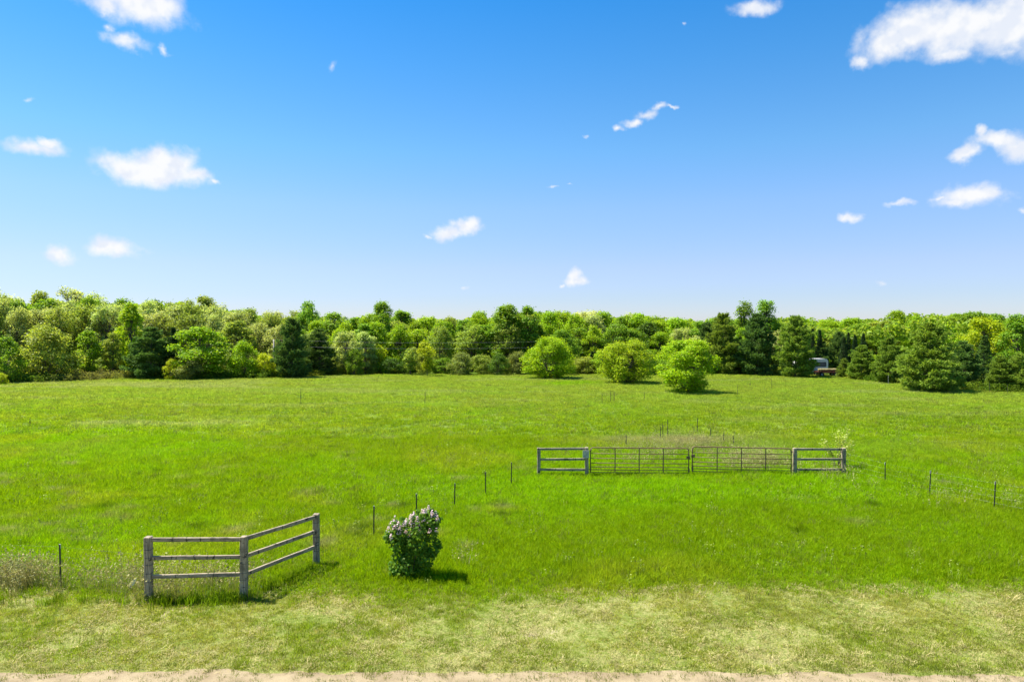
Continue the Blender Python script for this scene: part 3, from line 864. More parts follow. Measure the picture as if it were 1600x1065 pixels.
zA, zB, zC = at_depth(229, 838, A.y).z, at_depth(379, 837, B.y).z, at_depth(493, 802, C.y).z
board_fence('grey weathered wooden corner fence of three posts and six rails near the track', [A, B, C], [zA, zB, zC], .168, [zA - .085, zA - .555, zA - 1.03], seed=1, rail_h=.105, rail_t=.06, wraps=True)
GY = 32.6
def gx(px): return at_depth(px, 720, GY).x
zT = at_depth(900, 699.5, GY).z
fl_ = board_fence('short grey wooden rail panel left of the metal gates', [Vector((gx(842), GY + .05, 0)), Vector((gx(917), GY, 0))], [zT, zT + .03], .165, [zT - .07, zT - .55, zT - 1.05], seed=40, rail_h=.11, rail_t=.06)
pl = MB(); pl.box((gx(915) - gx(842), -.05 - .12, zT - .28), (.3, .02, .36), .004); pl.build('plate', M_GREYMETAL, fl_)
fr_ = board_fence('short grey wooden rail panel right of the metal gates, pale shrub behind', [Vector((gx(1242), GY, 0)), Vector((gx(1320), GY + .1, 0))], [zT, zT - .02], .165, [zT - .06, zT - .55, zT - 1.05], seed=60, rail_h=.11, rail_t=.06)

# ------------------------------------------------------------------ metal gates
def farm_gate(label, x0, x1, ztop, tilt, latch_right):
    W = x1 - x0; Hh = 1.2; zb = ztop - Hh
    root = empty('farm_gate', ((x0 + x1) / 2, GY - .02, 0))
    tag(root, label, 'gate', 'pair of metal gates')
    hw = W / 2; rc = .13
    def P3(x, z): return Vector((x, 0, z + tilt * x / hw))
    path = [P3(-hw, zb)]
    path += [P3(-hw, ztop - rc)] + [P3(-hw + rc - rc * math.cos(a), ztop - rc + rc * math.sin(a)) for a in (R(30), R(60), R(90))]
    path += [P3(0, ztop)]
    path += [P3(hw - rc + rc * math.sin(a), ztop - rc + rc * math.cos(a)) for a in (0, R(30), R(60), R(90))] + [P3(hw, zb)]
    mb = MB(); mb.tube(path, .026, 8); mb.build('frame', M_GATE, root, True)
    for u in (.232, .422, .61, .765, .88, .985):
        z = ztop - Hh * u
        mb = MB(); mb.tube([P3(-hw + .024, z), P3(0, z - .006), P3(hw - .024, z)], .018, 7); mb.build('rail', M_GATE, root, True)
    for f in (-.5, -.01, .48):
        x = f * hw
        mb = MB(); mb.box(P3(x, ztop - Hh / 2) + Vector((0, -.024, 0)), (.045, .012, Hh - .04), .003); mb.build('upright', M_GATE, root)
    sgn = -1 if latch_right else 1
    for u in (.12, .86):
        mb = MB(); p = P3(sgn * hw, ztop - Hh * u)
        mb.tube([p, p + Vector((sgn * .11, 0, 0))], .018, 6); mb.box(p + Vector((0, 0, 0)), (.07, .06, .07), .006)
        mb.build('hinge', M_GATE, root)
    mb = MB(); p = P3(-sgn * (hw - .04), ztop - .42)
    mb.box(p + Vector((0, -.03, 0)), (.16, .05, .11), .012); mb.box(p + Vector((-sgn * .07, -.03, -.05)), (.05, .04, .1), .008)
    mb.build('latch', M_GATE, root)
    mb = MB(); mb.box(P3(-sgn * hw, zb + .14) + Vector((0, -.03, 0)), (.075, .05, .24), .01); mb.build('stop_bracket', M_GATE, root)
g1 = farm_gate('dark metal bar gate on the left, level with the rail panel', gx(922.5), gx(1076), zT - .0, -.02, True)
g2 = farm_gate('dark metal bar gate on the right, sagging a little to its hinge side', gx(1081.5), gx(1236), zT + .02, -.05, False)

# ------------------------------------------------------------------ wire fences on steel posts
def steel_post(p, h, parent, lean=0.0, tip=True):
    mb = MB(); q = Vector((lean, 0, h))
    L = .042
    # T section
    mb.box(p + Vector((lean / 2, 0, h / 2 - .1)), (L, .008, h + .2), .001, Matrix.Rotation(lean / h, 3, 'Y'))
    mb.box(p + Vector((lean / 2, .02, h / 2 - .1)), (.008, .034, h + .2), .001, Matrix.Rotation(lean / h, 3, 'Y'))
    for k in range(int(h / .12)):
        mb.box(p + Vector((lean * k * .12 / h, -.008, k * .12 + .06)), (.016, .01, .02))
    o = mb.build('steel_post', M_STEEL, parent)
    if tip:
        t = MB(); t.box(p + Vector((lean, .004, h + .003 - .06)), (L + .004, .014, .12), .001); t.build('painted_tip', M_WHITE_TIP, o)
def wire_fence(label, pts, hs, group, posts):
    o = pts[0]
    root = empty('wire_fence', (o.x, o.y, 0)); tag(root, label, 'fence', group)
    Q = [p - Vector((o.x, o.y, 0)) for p in pts]
    rn = random.Random(len(pts) * 7 + 1)
    for i, p in enumerate(Q):
        if posts[i]: steel_post(p, hs[i], root, rn.uniform(-.03, .05))
    for f in (.12, .3, .5, .72, .95):
        mb = MB()
        mb.tube([p + Vector((0, -.012, min(h, 1.25) * f)) for p, h in zip(Q, hs)], .001, 4)
        mb.build('wire', M_WIRE, root)
    mb = MB()
    for i in range(len(Q) - 1):
        n = max(1, int((Q[i + 1] - Q[i]).length / .3))
        for k in range(1, n):
            p = Q[i].lerp(Q[i + 1], k / n); h = min(hs[i] + (hs[i + 1] - hs[i]) * k / n, 1.25)
            mb.tube([p + Vector((0, -.012, h * .1)), p + Vector((0, -.012, h * .95))], .0009, 3, False)
    s = mb.build('stay_wire', M_WIRE, root); s['kind'] = 'stuff'
def pp(px, base, top):
    g = ground_at(px, base); return g, at_depth(px, top, g.y).z
L1 = [pp(584, 842, 790), pp(651, 817, 771), pp(710, 796, 755), pp(759, 777, 737), pp(799, 759, 722)]
wire_fence('left wire fence on five dark steel posts, from the corner fence back to the gates', [C] + [p for p, h in L1] + [Vector((gx(842), GY + .05, 0))], [1.2] + [h for p, h in L1] + [1.15], 'wire fences', [0, 1, 1, 1, 1, 1, 0])
p0, h0 = pp(95, 918, 850)
wire_fence('short wire fence run at the far left with one dark steel post in brown weeds', [Vector((-17.5, p0.y + .35, 0)), p0, A], [1.25, h0, 1.3], 'wire fences', [1, 1, 0])
L2 = [pp(1383, 757, 722), pp(1452, 777, 735), pp(1553, 799, 752)]
ex = L2[-1][0] + (L2[-1][0] - L2[-2][0]) * 1.15
wire_fence('right wire fence on dark steel posts, from the gates to the right frame edge', [Vector((gx(1320), GY + .1, 0))] + [p for p, h in L2] + [ex], [1.2] + [h for p, h in L2] + [1.3], 'wire fences', [0, 1, 1, 1, 1])
STAKES = [(978, 699, 677, 'thin dark stake just behind the left gate, left of the close trio'), (1032, 689, 666, 'shortest thin stake of the close trio behind the gates, its leftmost'),
 (1035.5, 688, 661, 'middle thin stake of the close trio behind the gates'), (1043.5, 687, 655, 'tallest thin stake of the close trio behind the gates, its rightmost'),
 (1089.5, 677, 653, 'thin stake behind the right gate, farthest back in its row'), (1110.5, 687, 668, 'thin stake behind the right gate, second in the row receding rightwards'),
 (1130.5, 694, 675, 'thin stake behind the right gate, third in the row receding rightwards'), (1146, 698, 680, 'shortest thin stake behind the right gate, last of its row'),
 (941, 629, 614, 'thin stake below the middle round bush, left of three'), (954, 629, 611, 'tallest thin stake of three below the middle round bush'), (959.5, 628, 612, 'thin stake below the middle round bush, right of three'),
 (1006.5, 626, 612, 'lone thin stake left of the right round bush'), (1152.5, 619, 600, 'thin stake just right of the right round bush'), (1172, 608, 589, 'thin stake second to the right of the right round bush'),
 (1206, 609, 592, 'thin stake in front of the tall right pines'), (470, 632, 607, 'lone thin stake in the left field below the dark pines'), (664, 630, 611, 'lone thin stake in the field below the small lime tree'),
 (47, 665, 652, 'lone thin stake in the far left of the field'), (1546, 613, 598, 'thin stake before the young pines, left of two at the right edge'), (1574, 616, 600, 'thin stake before the young pines, right of two at the right edge'),
 (1388, 601, 586, 'pale stake in front of the bushy pine left of the largest pine')]
for x, b, t, lab in STAKES:
    g, h = pp(x, b, t)
    mb = MB(); mb.tube([(0, 0, -.15), (random.uniform(-.02, .02), 0, h * .6), (random.uniform(-.04, .04), 0, h)], [.022, .02, .017], 6)
    mb.box((0, -.02, h * .8), (.06, .03, .05), .005); mb.box((0, -.02, h * .45), (.06, .03, .05), .005)
    o = mb.build('fence_stake', M_STEEL if 'pale' not in lab else M_GREYMETAL); o.location = g
    tag(o, lab, 'stake', 'thin stakes in the pasture')

# ------------------------------------------------------------------ utility pole and line
M_LINE = plain('power_cable', (.45, .46, .45), .5, 0.3)
def utility_pole():
    g, h = pp(428, 589, 530)
    root = empty('utility_pole', g); tag(root, 'slim pale utility pole at the left field edge between shrub and pine', 'pole')
    m = plain('pole_wood', (.5, .45, .38), .85, 0, .4, 4, stretch=(4, 4, .5))
    mb = MB(); mb.tube([(0, 0, -.3), (0, 0, h * .5), (.02, 0, h)], [.13, .12, .10], 10); mb.build('shaft', m, root, True)
    for x in (-.15, .15):
        mb = MB(); mb.tube([(x, -.12, h - .2), (x, -.12, h - .13), (x, -.12, h - .06)], [.03, .045, .025], 8); mb.build('insulator', M_WHITE_TIP, root)
    for k, (dz, lab) in enumerate(((-.06, 'upper thin power line running right from the utility pole'), (-.95, 'lower thin power line running right from the utility pole'))):
        a = g + Vector((.1, -.12, h + dz)); e = at_depth(856, 533 + 9 * k, g.y + 4)
        mb = MB(); mb.tube([a.lerp(e, u) - Vector((0, 0, .35 * 4 * u * (1 - u))) - a for u in np.linspace(0, 1, 15)], .0045, 4)
        o = mb.build('power_line', M_LINE); o.location = a; tag(o, lab, 'cable', 'power lines')
utility_pole()

# ------------------------------------------------------------------ trailer and wagon under the pines
M_TWHITE = plain('trailer_white', (.66, .64, .60), .4, 0, .3, 2.0, dirt=(.5, .5, .5))
M_TGREY = plain('trailer_panel_grey', (.10, .10, .12), .4, 0, .2, 2)
M_TYRE = plain('tyre', (.02, .02, .02), .9)
M_RUST = plain('rust_red', (.15, .045, .03), .8, 0, .4, 3, dirt=(.08, .04, .03))
M_HAY = plain('dry_hay', (.22, .19, .07), .95, 0, .4, 5, dirt=(.12, .11, .04), bump=.8)
def wheel(x, y, r, wd, parent):
    mb = MB(); mb.tube([(x, y - wd / 2, r), (x, y - wd / 2 + .03, r), (x, y + wd / 2 - .03, r), (x, y + wd / 2, r)], [r * .9, r, r, r * .9], 16)
    o = mb.build('wheel', M_TYRE, parent)
    mb = MB(); mb.tube([(x, y - wd / 2 - .012, r), (x, y - wd / 2 + .02, r)], [r * .5, r * .55], 12); mb.build('rim', M_GREYMETAL, o)
def trailer():
    D = 107.0; s = D / F_PX
    c = at_depth(1266, 588, D)
    root = empty('stock_trailer', (c.x, D, 0), R(4)); tag(root, 'white box trailer with grey side panel, half hidden under the pines', 'trailer')
    Lh, W, zt = 2.35, 2.0, 2.6
    # body cross-section along x: rounded roof corner at the ends
    prof = []
    for a in np.linspace(0, 90, 6): prof.append((Lh - .45 + .45 * math.sin(R(a)), zt - .45 + .45 * math.cos(R(a))))
    prof = [(-x, z) for x, z in prof[::-1]] + prof
    prof = [(-Lh, .45)] + prof + [(Lh, .45)]
    mb = MB(); n = len(prof)
    vs = [Vector((x, -W / 2, z)) for x, z in prof] + [Vector((x, W / 2, z)) for x, z in prof]
    fs = [tuple(range(n - 1, -1, -1)), tuple(range(n, 2 * n))] + [(i, (i + 1) % n, n + (i + 1) % n, n + i) for i in range(n)]
    mb.add(vs, [f[::-1] for f in fs]); mb.build('body', M_TWHITE, root)
    mb = MB(); mb.box((.9, -W / 2 - .008, 1.72), (2.3, .02, .75), .004); mb.build('side_panel', M_TGREY, root)
    for x in (-1.7, -.75): 
        mb = MB(); mb.box((x, -W / 2 - .008, 1.75), (.75, .02, .45), .004); o = mb.build('window', M_TGREY, root)
        mb = MB()
        for dx, dz, sx, sz in ((0, .25, .85, .05), (0, -.25, .85, .05), (-.4, 0, .05, .45), (.4, 0, .05, .45)): mb.box((x + dx, -W / 2 - .014, 1.75 + dz), (sx, .03, sz))
        mb.build('window_frame', M_TWHITE, o)
    mb = MB()
    for k in range(12): mb.box((-Lh + .2 + k * .385, -W / 2 - .012, .85), (.05, .025, .7))
    mb.build('rib', M_TWHITE, root)
    for x in (-.55, .35): wheel(x, -W / 2 - .06, .38, .22, root); wheel(x, W / 2 + .06, .38, .22, root)
    mb = MB(); mb.box((-.1, -W / 2 - .1, .83), (2.0, .3, .05), .01); mb.build('fender', M_TWHITE, root)
    mb = MB(); mb.tube([(-Lh, 0, .5), (-Lh - 1.1, 0, .5)], .06, 6); mb.tube([(-Lh - 1.0, 0, .5), (-Lh - 1.0, 0, -.05)], .04, 6); mb.build('hitch', M_STEEL, root)
trailer()
def wagon():
    D = 104.0
    c = at_depth(1292, 588, D)
    root = empty('flatbed_wagon', (c.x, D, 0), R(-6)); tag(root, 'rusty red flatbed wagon loaded with dry hay beside the white trailer', 'wagon')
    Lw = 1.45
    for k in range(6):
        mb = MB(); mb.box((0, -.75 + k * .3, .72), (2 * Lw, .28, .05), .006); mb.build('plank', M_RUST, root)
    mb = MB()
    for y in (-.55, .55): mb.box((0, y, .6), (2 * Lw + .3, .1, .15), .01)
    for x in (-1, 1): mb.box((x, 0, .5), (.1, 1.5, .1), .01)
    mb.build('chassis', M_RUST, root)
    for x in (-1, 1):
        for y in (-.85, .85): wheel(x, y, .32, .18, root)
    mb = MB()
    for x in (-1.4, -.7, 0, .7, 1.4): mb.box((x, -.93, .86), (.07, .05, .5), .005)
    mb.box((0, -.965, 1.0), (2.9, .03, .12), .005); mb.build('side_rack', M_RUST, root)
    g = np.random.default_rng(9)
    mb = MB(); rn = random.Random(4)
    mb.box((.1, .05, .98), (2.5, 1.5, .46), .12, None, .06, (0, 7), rn); mb.build('hay_load', M_HAY, root)
    mb = MB(); mb.box((1.5, -.8, 1.15), (.16, .1, .55), .01); mb.build('white_marker', M_TWHITE, root)
wagon()
# scrap of white plastic caught in the weeds by the first post
def scrap():
    g = ground_at(208, 926)
    mb = MB(); pts = [(-.09, 0, .16), (-.06, .01, .22), (0, -.01, .28), (.06, .02, .37), (.1, .01, .42)]
    wd = [.02, .05, .06, .035, .01]
    vs, fs = [], []
    for (x, y, z), q in zip(pts, wd):
        vs += [(x - q * .6, y - .02, z + q * .7), (x, y + .015, z), (x + q * .6, y - .03, z - q * .7)]
    for i in range(4):
        for j in range(2): fs.append((i * 3 + j, i * 3 + j + 1, i * 3 + j + 4, i * 3 + j + 3))
    mb.add(vs, fs); mb.add([(v[0], v[1] + .004, v[2]) for v in vs], [f[::-1] for f in fs])
    o = mb.build('plastic_scrap', leafy('white_film', (.8, .8, .76), .45, .05, .5, 0.0), None, True); o.location = g
    tag(o, 'scrap of white plastic caught in weeds left of the first fence post', 'litter')
scrap()

# ------------------------------------------------------------------ grass, weeds and straw (nobody could count them)
def tuft_mesh(name, seed, n, h, spread, width, bend, mat, lie=0.0, heads=0.0):
    g = np.random.default_rng(seed)
    mb_v, mb_f = [], []
    for i in range(n):
        a = g.uniform(0, 6.283); rr = spread * math.sqrt(g.uniform())
        o = np.array([math.cos(a) * rr, math.sin(a) * rr, 0.0])
        hh = h * g.uniform(.55, 1.15)
        b = g.uniform(0, 6.283); out = np.array([math.cos(b), math.sin(b), 0]) * .6 + np.array([math.cos(a), math.sin(a), 0]) * .6
        f = g.uniform(0, 6.283); side = np.array([math.cos(f), math.sin(f), 0]) * width * g.uniform(.7, 1.3) * .5
        k = bend * g.uniform(.3, 1.3)
        if lie:
            p1 = o + out * hh * .5 + np.array([0, 0, g.uniform(.01, .05) * lie]); p2 = o + out * hh + np.array([0, 0, g.uniform(0, .05) * lie])
            o = o + np.array([0, 0, g.uniform(.005, .03)])
            side = np.cross(unit(out), np.array([0, 0, 1.0])) * width * .5
        else:
            p1 = o + out * hh * k * .25 + np.array([0, 0, hh * .55]); p2 = o + out * hh * k + np.array([0, 0, hh * (1 - .35 * k)])
        q = len(mb_v)
        mb_v += [o - side, o + side, p1 + side * .9, p1 - side * .9, p2]
        mb_f += [(q, q + 1, q + 2, q + 3), (q + 3, q + 2, q + 4)]
        if heads and g.uniform() < heads:
            for j in range(5):
                c = p2 + g.normal(size=3) * np.array([.012, .012, .045]); s = .011
                d1, d2 = g.normal(size=3) * s, g.normal(size=3) * s
                q = len(mb_v); mb_v += [c - d1, c + d2, c + d1, c - d2]; mb_f += [(q, q + 1, q + 2, q + 3)]
    me = bpy.data.meshes.new(name); me.from_pydata([tuple(v) for v in mb_v], [], mb_f); me.materials.append(mat); me.update()
    return me
def proto_collection(name, meshes):
    c = bpy.data.collections.new(name)
    for i, me in enumerate(meshes):
        o = bpy.data.objects.new('%s_%02d' % (name, i), me); c.objects.link(o)
    return c
def scatter(name, label, cat, pts, scl, tint, coll, npick, tilt=0.12, kind='stuff'):
    n = len(pts)
    me = bpy.data.meshes.new(name)
    me.vertices.add(n); me.vertices.foreach_set('co', pts.reshape(-1).astype(np.float32))
    g = np.random.default_rng(n)
    def attr(nm, typ, key, arr):
        a = me.attributes.new(nm, typ, 'POINT'); a.data.foreach_set(key, arr.reshape(-1))
    rot = np.stack([g.normal(0, tilt, n), g.normal(0, tilt, n), g.uniform(0, 6.283, n)], 1).astype(np.float32)
    attr('rot', 'FLOAT_VECTOR', 'vector', rot)
    attr('scl', 'FLOAT_VECTOR', 'vector', scl.astype(np.float32))
    attr('tint', 'FLOAT_COLOR', 'color', np.concatenate([tint, np.ones((n, 1))], 1).astype(np.float32))
    attr('pick', 'INT', 'value', g.integers(0, npick, n).astype(np.int32))
    me.update()
    o = link(name, me)
    ng = bpy.data.node_groups.new(name + '_nodes', 'GeometryNodeTree')
    ng.interface.new_socket('Geometry', in_out='INPUT', socket_type='NodeSocketGeometry')
    ng.interface.new_socket('Geometry', in_out='OUTPUT', socket_type='NodeSocketGeometry')
    gi, go = ng.nodes.new('NodeGroupInput'), ng.nodes.new('NodeGroupOutput')
    ci = ng.nodes.new('GeometryNodeCollectionInfo')
    ci.inputs['Collection'].default_value = coll; ci.inputs['Separate Children'].default_value = True; ci.inputs['Reset Children'].default_value = True
    ip = ng.nodes.new('GeometryNodeInstanceOnPoints')
    ip.inputs['Pick Instance'].default_value = True
    def named(nm, typ, sock):
        a = ng.nodes.new('GeometryNodeInputNamedAttribute'); a.data_type = typ; a.inputs['Name'].default_value = nm
        ng.links.new([q for q in a.outputs if q.enabled and q.name == 'Attribute'][0], ip.inputs[sock])
    named('rot', 'FLOAT_VECTOR', 'Rotation'); named('scl', 'FLOAT_VECTOR', 'Scale'); named('pick', 'INT', 'Instance Index')
    ng.links.new(gi.outputs[0], ip.inputs['Points']); ng.links.new(ci.outputs[0], ip.inputs['Instance']); ng.links.new(ip.outputs[0], go.inputs[0])
    md = o.modifiers.new('scatter', 'NODES'); md.node_group = ng
    tag(o, label, cat, kind=kind)
    return o
def wedge(y0, y1, dens, seed, margin=1.22, extra=1.5):
    """points of even density over the part of the field that the photograph can see, and some to either side"""
    g = np.random.default_rng(seed)
    W = .75 * margin * y1 + extra
    n = int(2 * W * (y1 - y0) * dens)
    x, y = g.uniform(-W, W, n), g.uniform(y0, y1, n)
    k = np.abs(x) < .75 * margin * y + extra
    return x[k], y[k]
def lerp3(a, b, t): return np.array(a)[None] * (1 - t[:, None]) + np.array(b)[None] * t[:, None]
def edge_y(x): return 18.3 + (fbm(x, x * 0 + 1.5, .16, 61, 3) - .5) * 1.5 + .045 * x * (x > 0) * .6
GREEN, LUSH, YELL, PALE, DULL, STRAW = (.22, .345, .003), (.23, .41, .002), (.32, .40, .016), (.40, .44, .17), (.17, .18, .05), (.40, .36, .14)
def px_of(x, y):      # photograph pixel of a ground point, for reading patches off the picture
    return CX + F_PX * x / y, Y0 + F_PX * CAM_H / y
PATCH = []
prn = random.Random(44)
for _ in range(120):       # small clumps of darker weeds and of dead tan grass, most of them in the left field
    q_ = ground_at(prn.uniform(-100, 820) if prn.random() < .88 else prn.uniform(1200, 1700), prn.uniform(655, 860))
    PATCH.append((q_.x, q_.y, prn.uniform(.14, .5), prn.uniform(.14, .42), prn.choice([(.05, .11, .004), (.06, .12, .006), (.34, .33, .16), (.36, .36, .15), (.30, .33, .10)])))
for (a_, b_, c_, d_, e_) in [(872, 600, 3.2, 2.0, (.24, .44, .002)), (905, 598, 3.0, 2.0, (.24, .44, .002)), (1000, 690, 2.4, 1.2, (.36, .36, .15)), (1080, 692, 1.6, 1.4, (.42, .36, .2))]:
    q_ = ground_at(a_, b_); PATCH.append((q_.x, q_.y, c_, d_, e_))
def field_tint(x, y, seed=0):
    a = fbm(x, y, .09, 71, 4); b = fbm(x, y, .35, 75, 3); s = fbm(x * .35, y * 1.0, .3, 79, 3)
    t = lerp3(GREEN, LUSH, sstep(a, .35, .65))
    far = sstep(y, 24, 62)
    t = t * (1 - .62 * far[:, None] * sstep(b, .2, .8)[:, None]) + np.array(YELL) * (.62 * far * sstep(b, .2, .8))[:, None]
    yell = sstep(fbm(x, y, .22, 83, 3), .52, .72) * .65
    t = t * (1 - yell[:, None]) + np.array(YELL) * yell[:, None]
    dist = sstep(y, 42, 80) * .5
    t = t * (1 - dist[:, None]) + np.array((.35, .42, .085)) * dist[:, None]
    px, py = px_of(x, y)
    # pale seeding streaks in the far left field, dry patch behind the gates
    st = np.maximum(np.exp(-((py - 604) / 9) ** 2) * sstep(-px, -760, -250), np.exp(-((py - 661 - (px - 300) * .002) / 5) ** 2) * sstep(-px, -480, -300)) * sstep(s, .42, .62)
    st = np.maximum(st, np.exp(-((px - 1075) / 110) ** 2 - ((py - 690) / 13) ** 2) * sstep(b, .25, .6) * .8)
    st = np.maximum(st, np.exp(-((px - 1190) / 50) ** 2 - ((py - 712) / 18) ** 2) * .6)
    st = np.maximum(st, sstep(s, .56, .74) * sstep(y, 30, 70) * .55)
    vivid = np.exp(-((px - 1060) / 190) ** 2 - ((py - 768) / 32) ** 2) * .8
    t = t * (1 - vivid[:, None]) + np.array((.235, .44, .001)) * vivid[:, None]
    st = np.clip(st, 0, 1) * .8
    t = t * (1 - st[:, None]) + np.array(PALE) * st[:, None]
    for cx_, cy_, rx_, ry_, kd in PATCH:
        wgt = np.exp(-((x - cx_) / rx_) ** 2 - ((y - cy_) / ry_) ** 2)[:, None] * .85
        t = t * (1 - wgt) + np.array(kd) * wgt
    g = np.random.default_rng(len(x) + seed)
    n = g.uniform(.68, 1.3, len(x))[:, None]
    t = t * n
    dry = g.uniform(0, 1, len(x)) < (.035 + .10 * sstep(b, .55, .75))
    t[dry] = np.array(DULL) * g.uniform(.8, 1.6, dry.sum())[:, None]
    return t
lush_c = proto_collection('grass_tuft', [tuft_mesh('grass_tuft', 500 + i, 22, .30, .15, .0095, .45, M_GRASS) for i in range(6)])
far_c = proto_collection('far_grass_tuft', [tuft_mesh('far_grass_tuft', 520 + i, 26, .30, .32, .022, .5, M_GRASS) for i in range(5)])
short_c = proto_collection('short_grass_tuft', [tuft_mesh('short_grass_tuft', 540 + i, 20, .085, .085, .0065, .9, M_GRASS) for i in range(6)])
straw_c = proto_collection('straw', [tuft_mesh('straw', 560 + i, 14, .09, .10, .005, .5, M_WEED, lie=1.0) for i in range(5)])
weed_c = proto_collection('dead_weed', [tuft_mesh('dead_weed', 580 + i, 12, .75, .2, .0055, .35, M_WEED, heads=.95) for i in range(5)])
seed_c = proto_collection('seed_grass', [tuft_mesh('seed_grass', 600 + i, 12, .42, .14, .005, .3, M_WEED, heads=.5) for i in range(4)])

def xyz(x, y, dz=0): return np.stack([x, y, relief(x, y) - .01 + dz], 1)
def sized(n, lo, hi, seed, zmul=None):
    g = np.random.default_rng(seed); s = g.uniform(lo, hi, n)
    z = s * g.uniform(.8, 1.25, n) if zmul is None else s * zmul
    return np.stack([s, s, z], 1)
# near meadow
x, y = wedge(17.2, 27.0, 120, 1); k = y > edge_y(x) + np.random.default_rng(3).normal(0, .6, len(y)) + (fbm(x, y, .9, 67, 3) - .5) * 1.6; x, y = x[k], y[k]
hz = (.5 + .9 * fbm(x, y, .3, 91, 3)) * (.45 + .55 * sstep(y - edge_y(x), -.3, 1.6))
scatter('meadow_grass', 'lush green meadow grass in front of and around the gates', 'grass', xyz(x, y), sized(len(x), .8, 1.25, 4, hz), field_tint(x, y), lush_c, 6)
x, y = wedge(27.0, 44.0, 52, 5)
hz = .62 + .75 * fbm(x, y, .25, 91, 3)
scatter('pasture_grass', 'green pasture grass behind the gates', 'grass', xyz(x, y), sized(len(x), 1.1, 1.7, 6, hz * .8), field_tint(x, y, 1), lush_c, 6)
x, y = wedge(44.0, 108.0, 8.5, 7, 1.15)
scatter('far_pasture_grass', 'pale green grass of the far pasture', 'grass', xyz(x, y), sized(len(x), .8, 1.25, 8, .75), field_tint(x, y, 2), far_c, 5)
# mown verge
x, y = wedge(13.9, 19.8, 210, 9)
g = np.random.default_rng(10)
vx, vy = px_of(x, y)
bare = fbm(x, y, .9, 101, 4) + .22 * np.exp(-((vx - 860) / 150) ** 2 - ((vy - 972) / 32) ** 2) + .14 * np.exp(-((vx - 1560) / 90) ** 2 - ((vy - 990) / 35) ** 2)
keep = (y < edge_y(x) + .5) & (y > track_edge(x) + .02 + .2 * g.uniform(size=len(y)) ** 2) & (g.uniform(size=len(x)) < 1.05 - .8 * sstep(bare, .5, .68))
x, y = x[keep], y[keep]; g = np.random.default_rng(11)
gr = fbm(x, y, .4, 105, 4); gr2 = fbm(x, y, 1.6, 109, 3)
grn = np.clip(sstep(gr, .38, .62) * .8 + sstep(gr2, .5, .8) * .35 + sstep(y, 17.6, 18.8) * .3, 0, 1)
grn = .25 + .6 * grn - .22 * sstep(x, -1, 7) * sstep(fbm(x, y, .5, 141, 3), .3, .6)
tint = lerp3((.37, .37, .07), (.20, .31, .008), grn) * g.uniform(.5, 1.35, len(x))[:, None]
dry = g.uniform(size=len(x)) < .13; tint[dry] = np.array(STRAW) * g.uniform(.7, 1.2, dry.sum())[:, None]
scatter('verge_grass', 'short yellowish mown grass on the verge along the track', 'grass', xyz(x, y), sized(len(x), .6, 1.3, 12, .6 + .7 * grn), tint, short_c, 6, .2)
x, y = wedge(13.6, 18.6, 44, 13); g = np.random.default_rng(14)
k = (y < edge_y(x) + .2) & (y > track_edge(x) - .35 * g.uniform(size=len(y)) ** 3) & (fbm(x, y, .7, 113, 3) + .25 * np.exp(-((y - 14.3) / .25) ** 2) > .44); x, y = x[k], y[k]
scatter('mown_straw', 'dry straw-coloured clippings lying on the verge', 'straw', xyz(x, y, .03), sized(len(x), .7, 1.5, 15, 1.0), np.array(STRAW)[None] * g.uniform(.6, 1.3, len(x))[:, None], straw_c, 5, .15)
# tufts on the track edge
x, y = wedge(13.2, 14.1, 34, 16)
scatter('track_tufts', 'scattered small grass tufts on the sandy track edge', 'grass', np.stack([x, y, x * 0 + .02], 1), sized(len(x), .4, 1.25, 17), np.array((.16, .2, .03))[None] * np.ones((len(x), 1)), short_c, 6, .2)
g = np.random.default_rng(33)
fx, fy = [], []
for a_, b_, n_ in ((A, B, 60), (B, C, 70), (Vector((-17.5, A.y, 0)), A, 60), (Vector((gx(842), GY, 0)), Vector((gx(1322), GY, 0)), 260)):
    u_ = g.uniform(-.03, 1.03, n_); fx.append(a_.x + (b_.x - a_.x) * u_ + g.normal(0, .12, n_)); fy.append(a_.y + (b_.y - a_.y) * u_ + g.normal(-.12, .14, n_))
fx, fy = np.concatenate(fx), np.concatenate(fy)
scatter('fence_grass', 'taller uncut grass standing along the fences and posts', 'grass', xyz(fx, fy), sized(len(fx), .8, 1.3, 34, 1.0), np.array((.15, .25, .006))[None] * g.uniform(.6, 1.3, len(fx))[:, None], lush_c, 6)
# rough undergrowth along the foot of the wood
FOOT = np.array([(-300, 600), (0, 599), (100, 596), (200, 592), (300, 593), (420, 591), (440, 591), (520, 586), (600, 584), (650, 580), (800, 579), (1000, 578), (1100, 582), (1240, 588), (1320, 591), (1400, 600), (1500, 609), (1600, 614), (1900, 622)], float)
def clump_mesh(name, seed, n, r, h, ls):
    g_ = np.random.default_rng(seed)
    P_ = np.stack([g_.normal(0, r * .5, n), g_.normal(0, r * .5, n), h * g_.uniform(0, 1, n) ** .8], 1)
    return quads_mesh(name, leaf_quads(P_, g_.normal(size=(n, 3)) + np.array([0, 0, .5]), ls, g_), M_GRASS)
brush_c = proto_collection('brush_clump', [clump_mesh('brush_clump', 620 + i, 60, .45, .75, .085) for i in range(5)])
g = np.random.default_rng(30)
bp = g.uniform(-180, 1780, 9000)
bd = CAM_H * F_PX / (np.interp(bp, FOOT[:, 0], FOOT[:, 1]) - Y0) + g.uniform(-.6, 13, 9000) + g.normal(0, .5, 9000)
bx = (bp - CX) / F_PX * bd
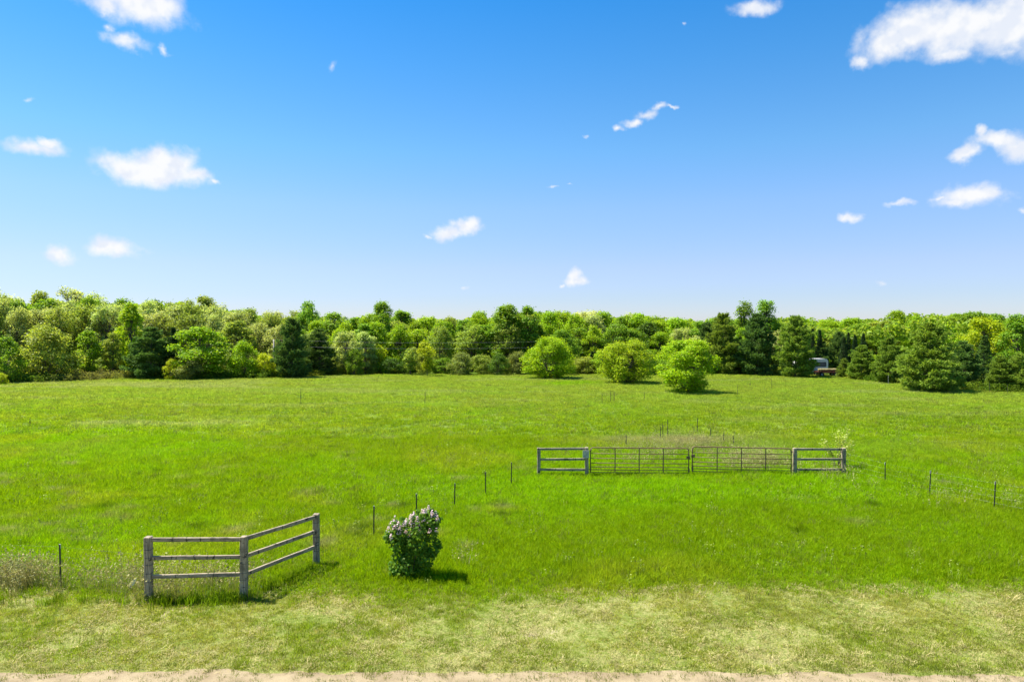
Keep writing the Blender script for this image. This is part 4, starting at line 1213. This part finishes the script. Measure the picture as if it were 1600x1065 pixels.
k = ~((bp > 1232) & (bp < 1322) & (bd < 112)); bx, bd, bp = bx[k], bd[k], bp[k]
bn = fbm(bx, bd, .12, 131, 3)
bt = lerp3((.10, .19, .015), (.24, .30, .03), sstep(bn, .35, .65)) * g.uniform(.7, 1.25, len(bx))[:, None]
br = np.exp(-((bp - 150) / 70) ** 2) * .7; bt = bt * (1 - br[:, None]) + np.array((.16, .14, .06)) * br[:, None]
scatter('undergrowth', 'rough low undergrowth along the foot of the wood', 'undergrowth', np.stack([bx, bd, bx * 0], 1), sized(len(bx), .6, 1.4, 31), bt, brush_c, 5, .1)
# dead weeds: along the fences and in patches
g = np.random.default_rng(18)
def clump(px, py, sx, sy, n):
    q = [ground_at(g.normal(px, sx), g.normal(py, sy)) for _ in range(n)]
    return np.array([(v.x, v.y) for v in q])
W_ = np.concatenate([clump(40, 913, 34, 7, 100), clump(-40, 913, 40, 7, 80), clump(135, 920, 45, 6, 22), clump(190, 913, 25, 8, 28), clump(280, 914, 40, 9, 36), clump(350, 920, 30, 9, 30), clump(260, 935, 30, 2, 25), clump(1080, 705, 55, 8, 190), clump(1185, 730, 30, 7, 150), clump(1010, 715, 50, 10, 70),
                     clump(1500, 792, 60, 10, 8), clump(1410, 765, 40, 8, 6), clump(740, 880, 18, 8, 4), clump(1300, 745, 20, 6, 20)])
scatter('dead_weeds', 'brown dead weed stalks with seed heads by the fences', 'weeds', xyz(W_[:, 0], W_[:, 1]), sized(len(W_), .6, 1.15, 19), np.array((.36, .34, .13))[None] * g.uniform(.6, 1.2, len(W_))[:, None], weed_c, 5, .2)
# pale seeding grass dotted through the meadow
x, y = wedge(17.8, 60, 1.0, 20); k = (fbm(x, y, .3, 121, 3) > .5) & (y > edge_y(x)); x, y = x[k], y[k]; g = np.random.default_rng(21)
scatter('seed_grass', 'thin pale seeding grass stalks dotted through the meadow', 'grass', xyz(x, y), sized(len(x), .8, 1.3, 22), np.array((.24, .31, .05))[None] * g.uniform(.6, 1.3, len(x))[:, None], seed_c, 4, .15)
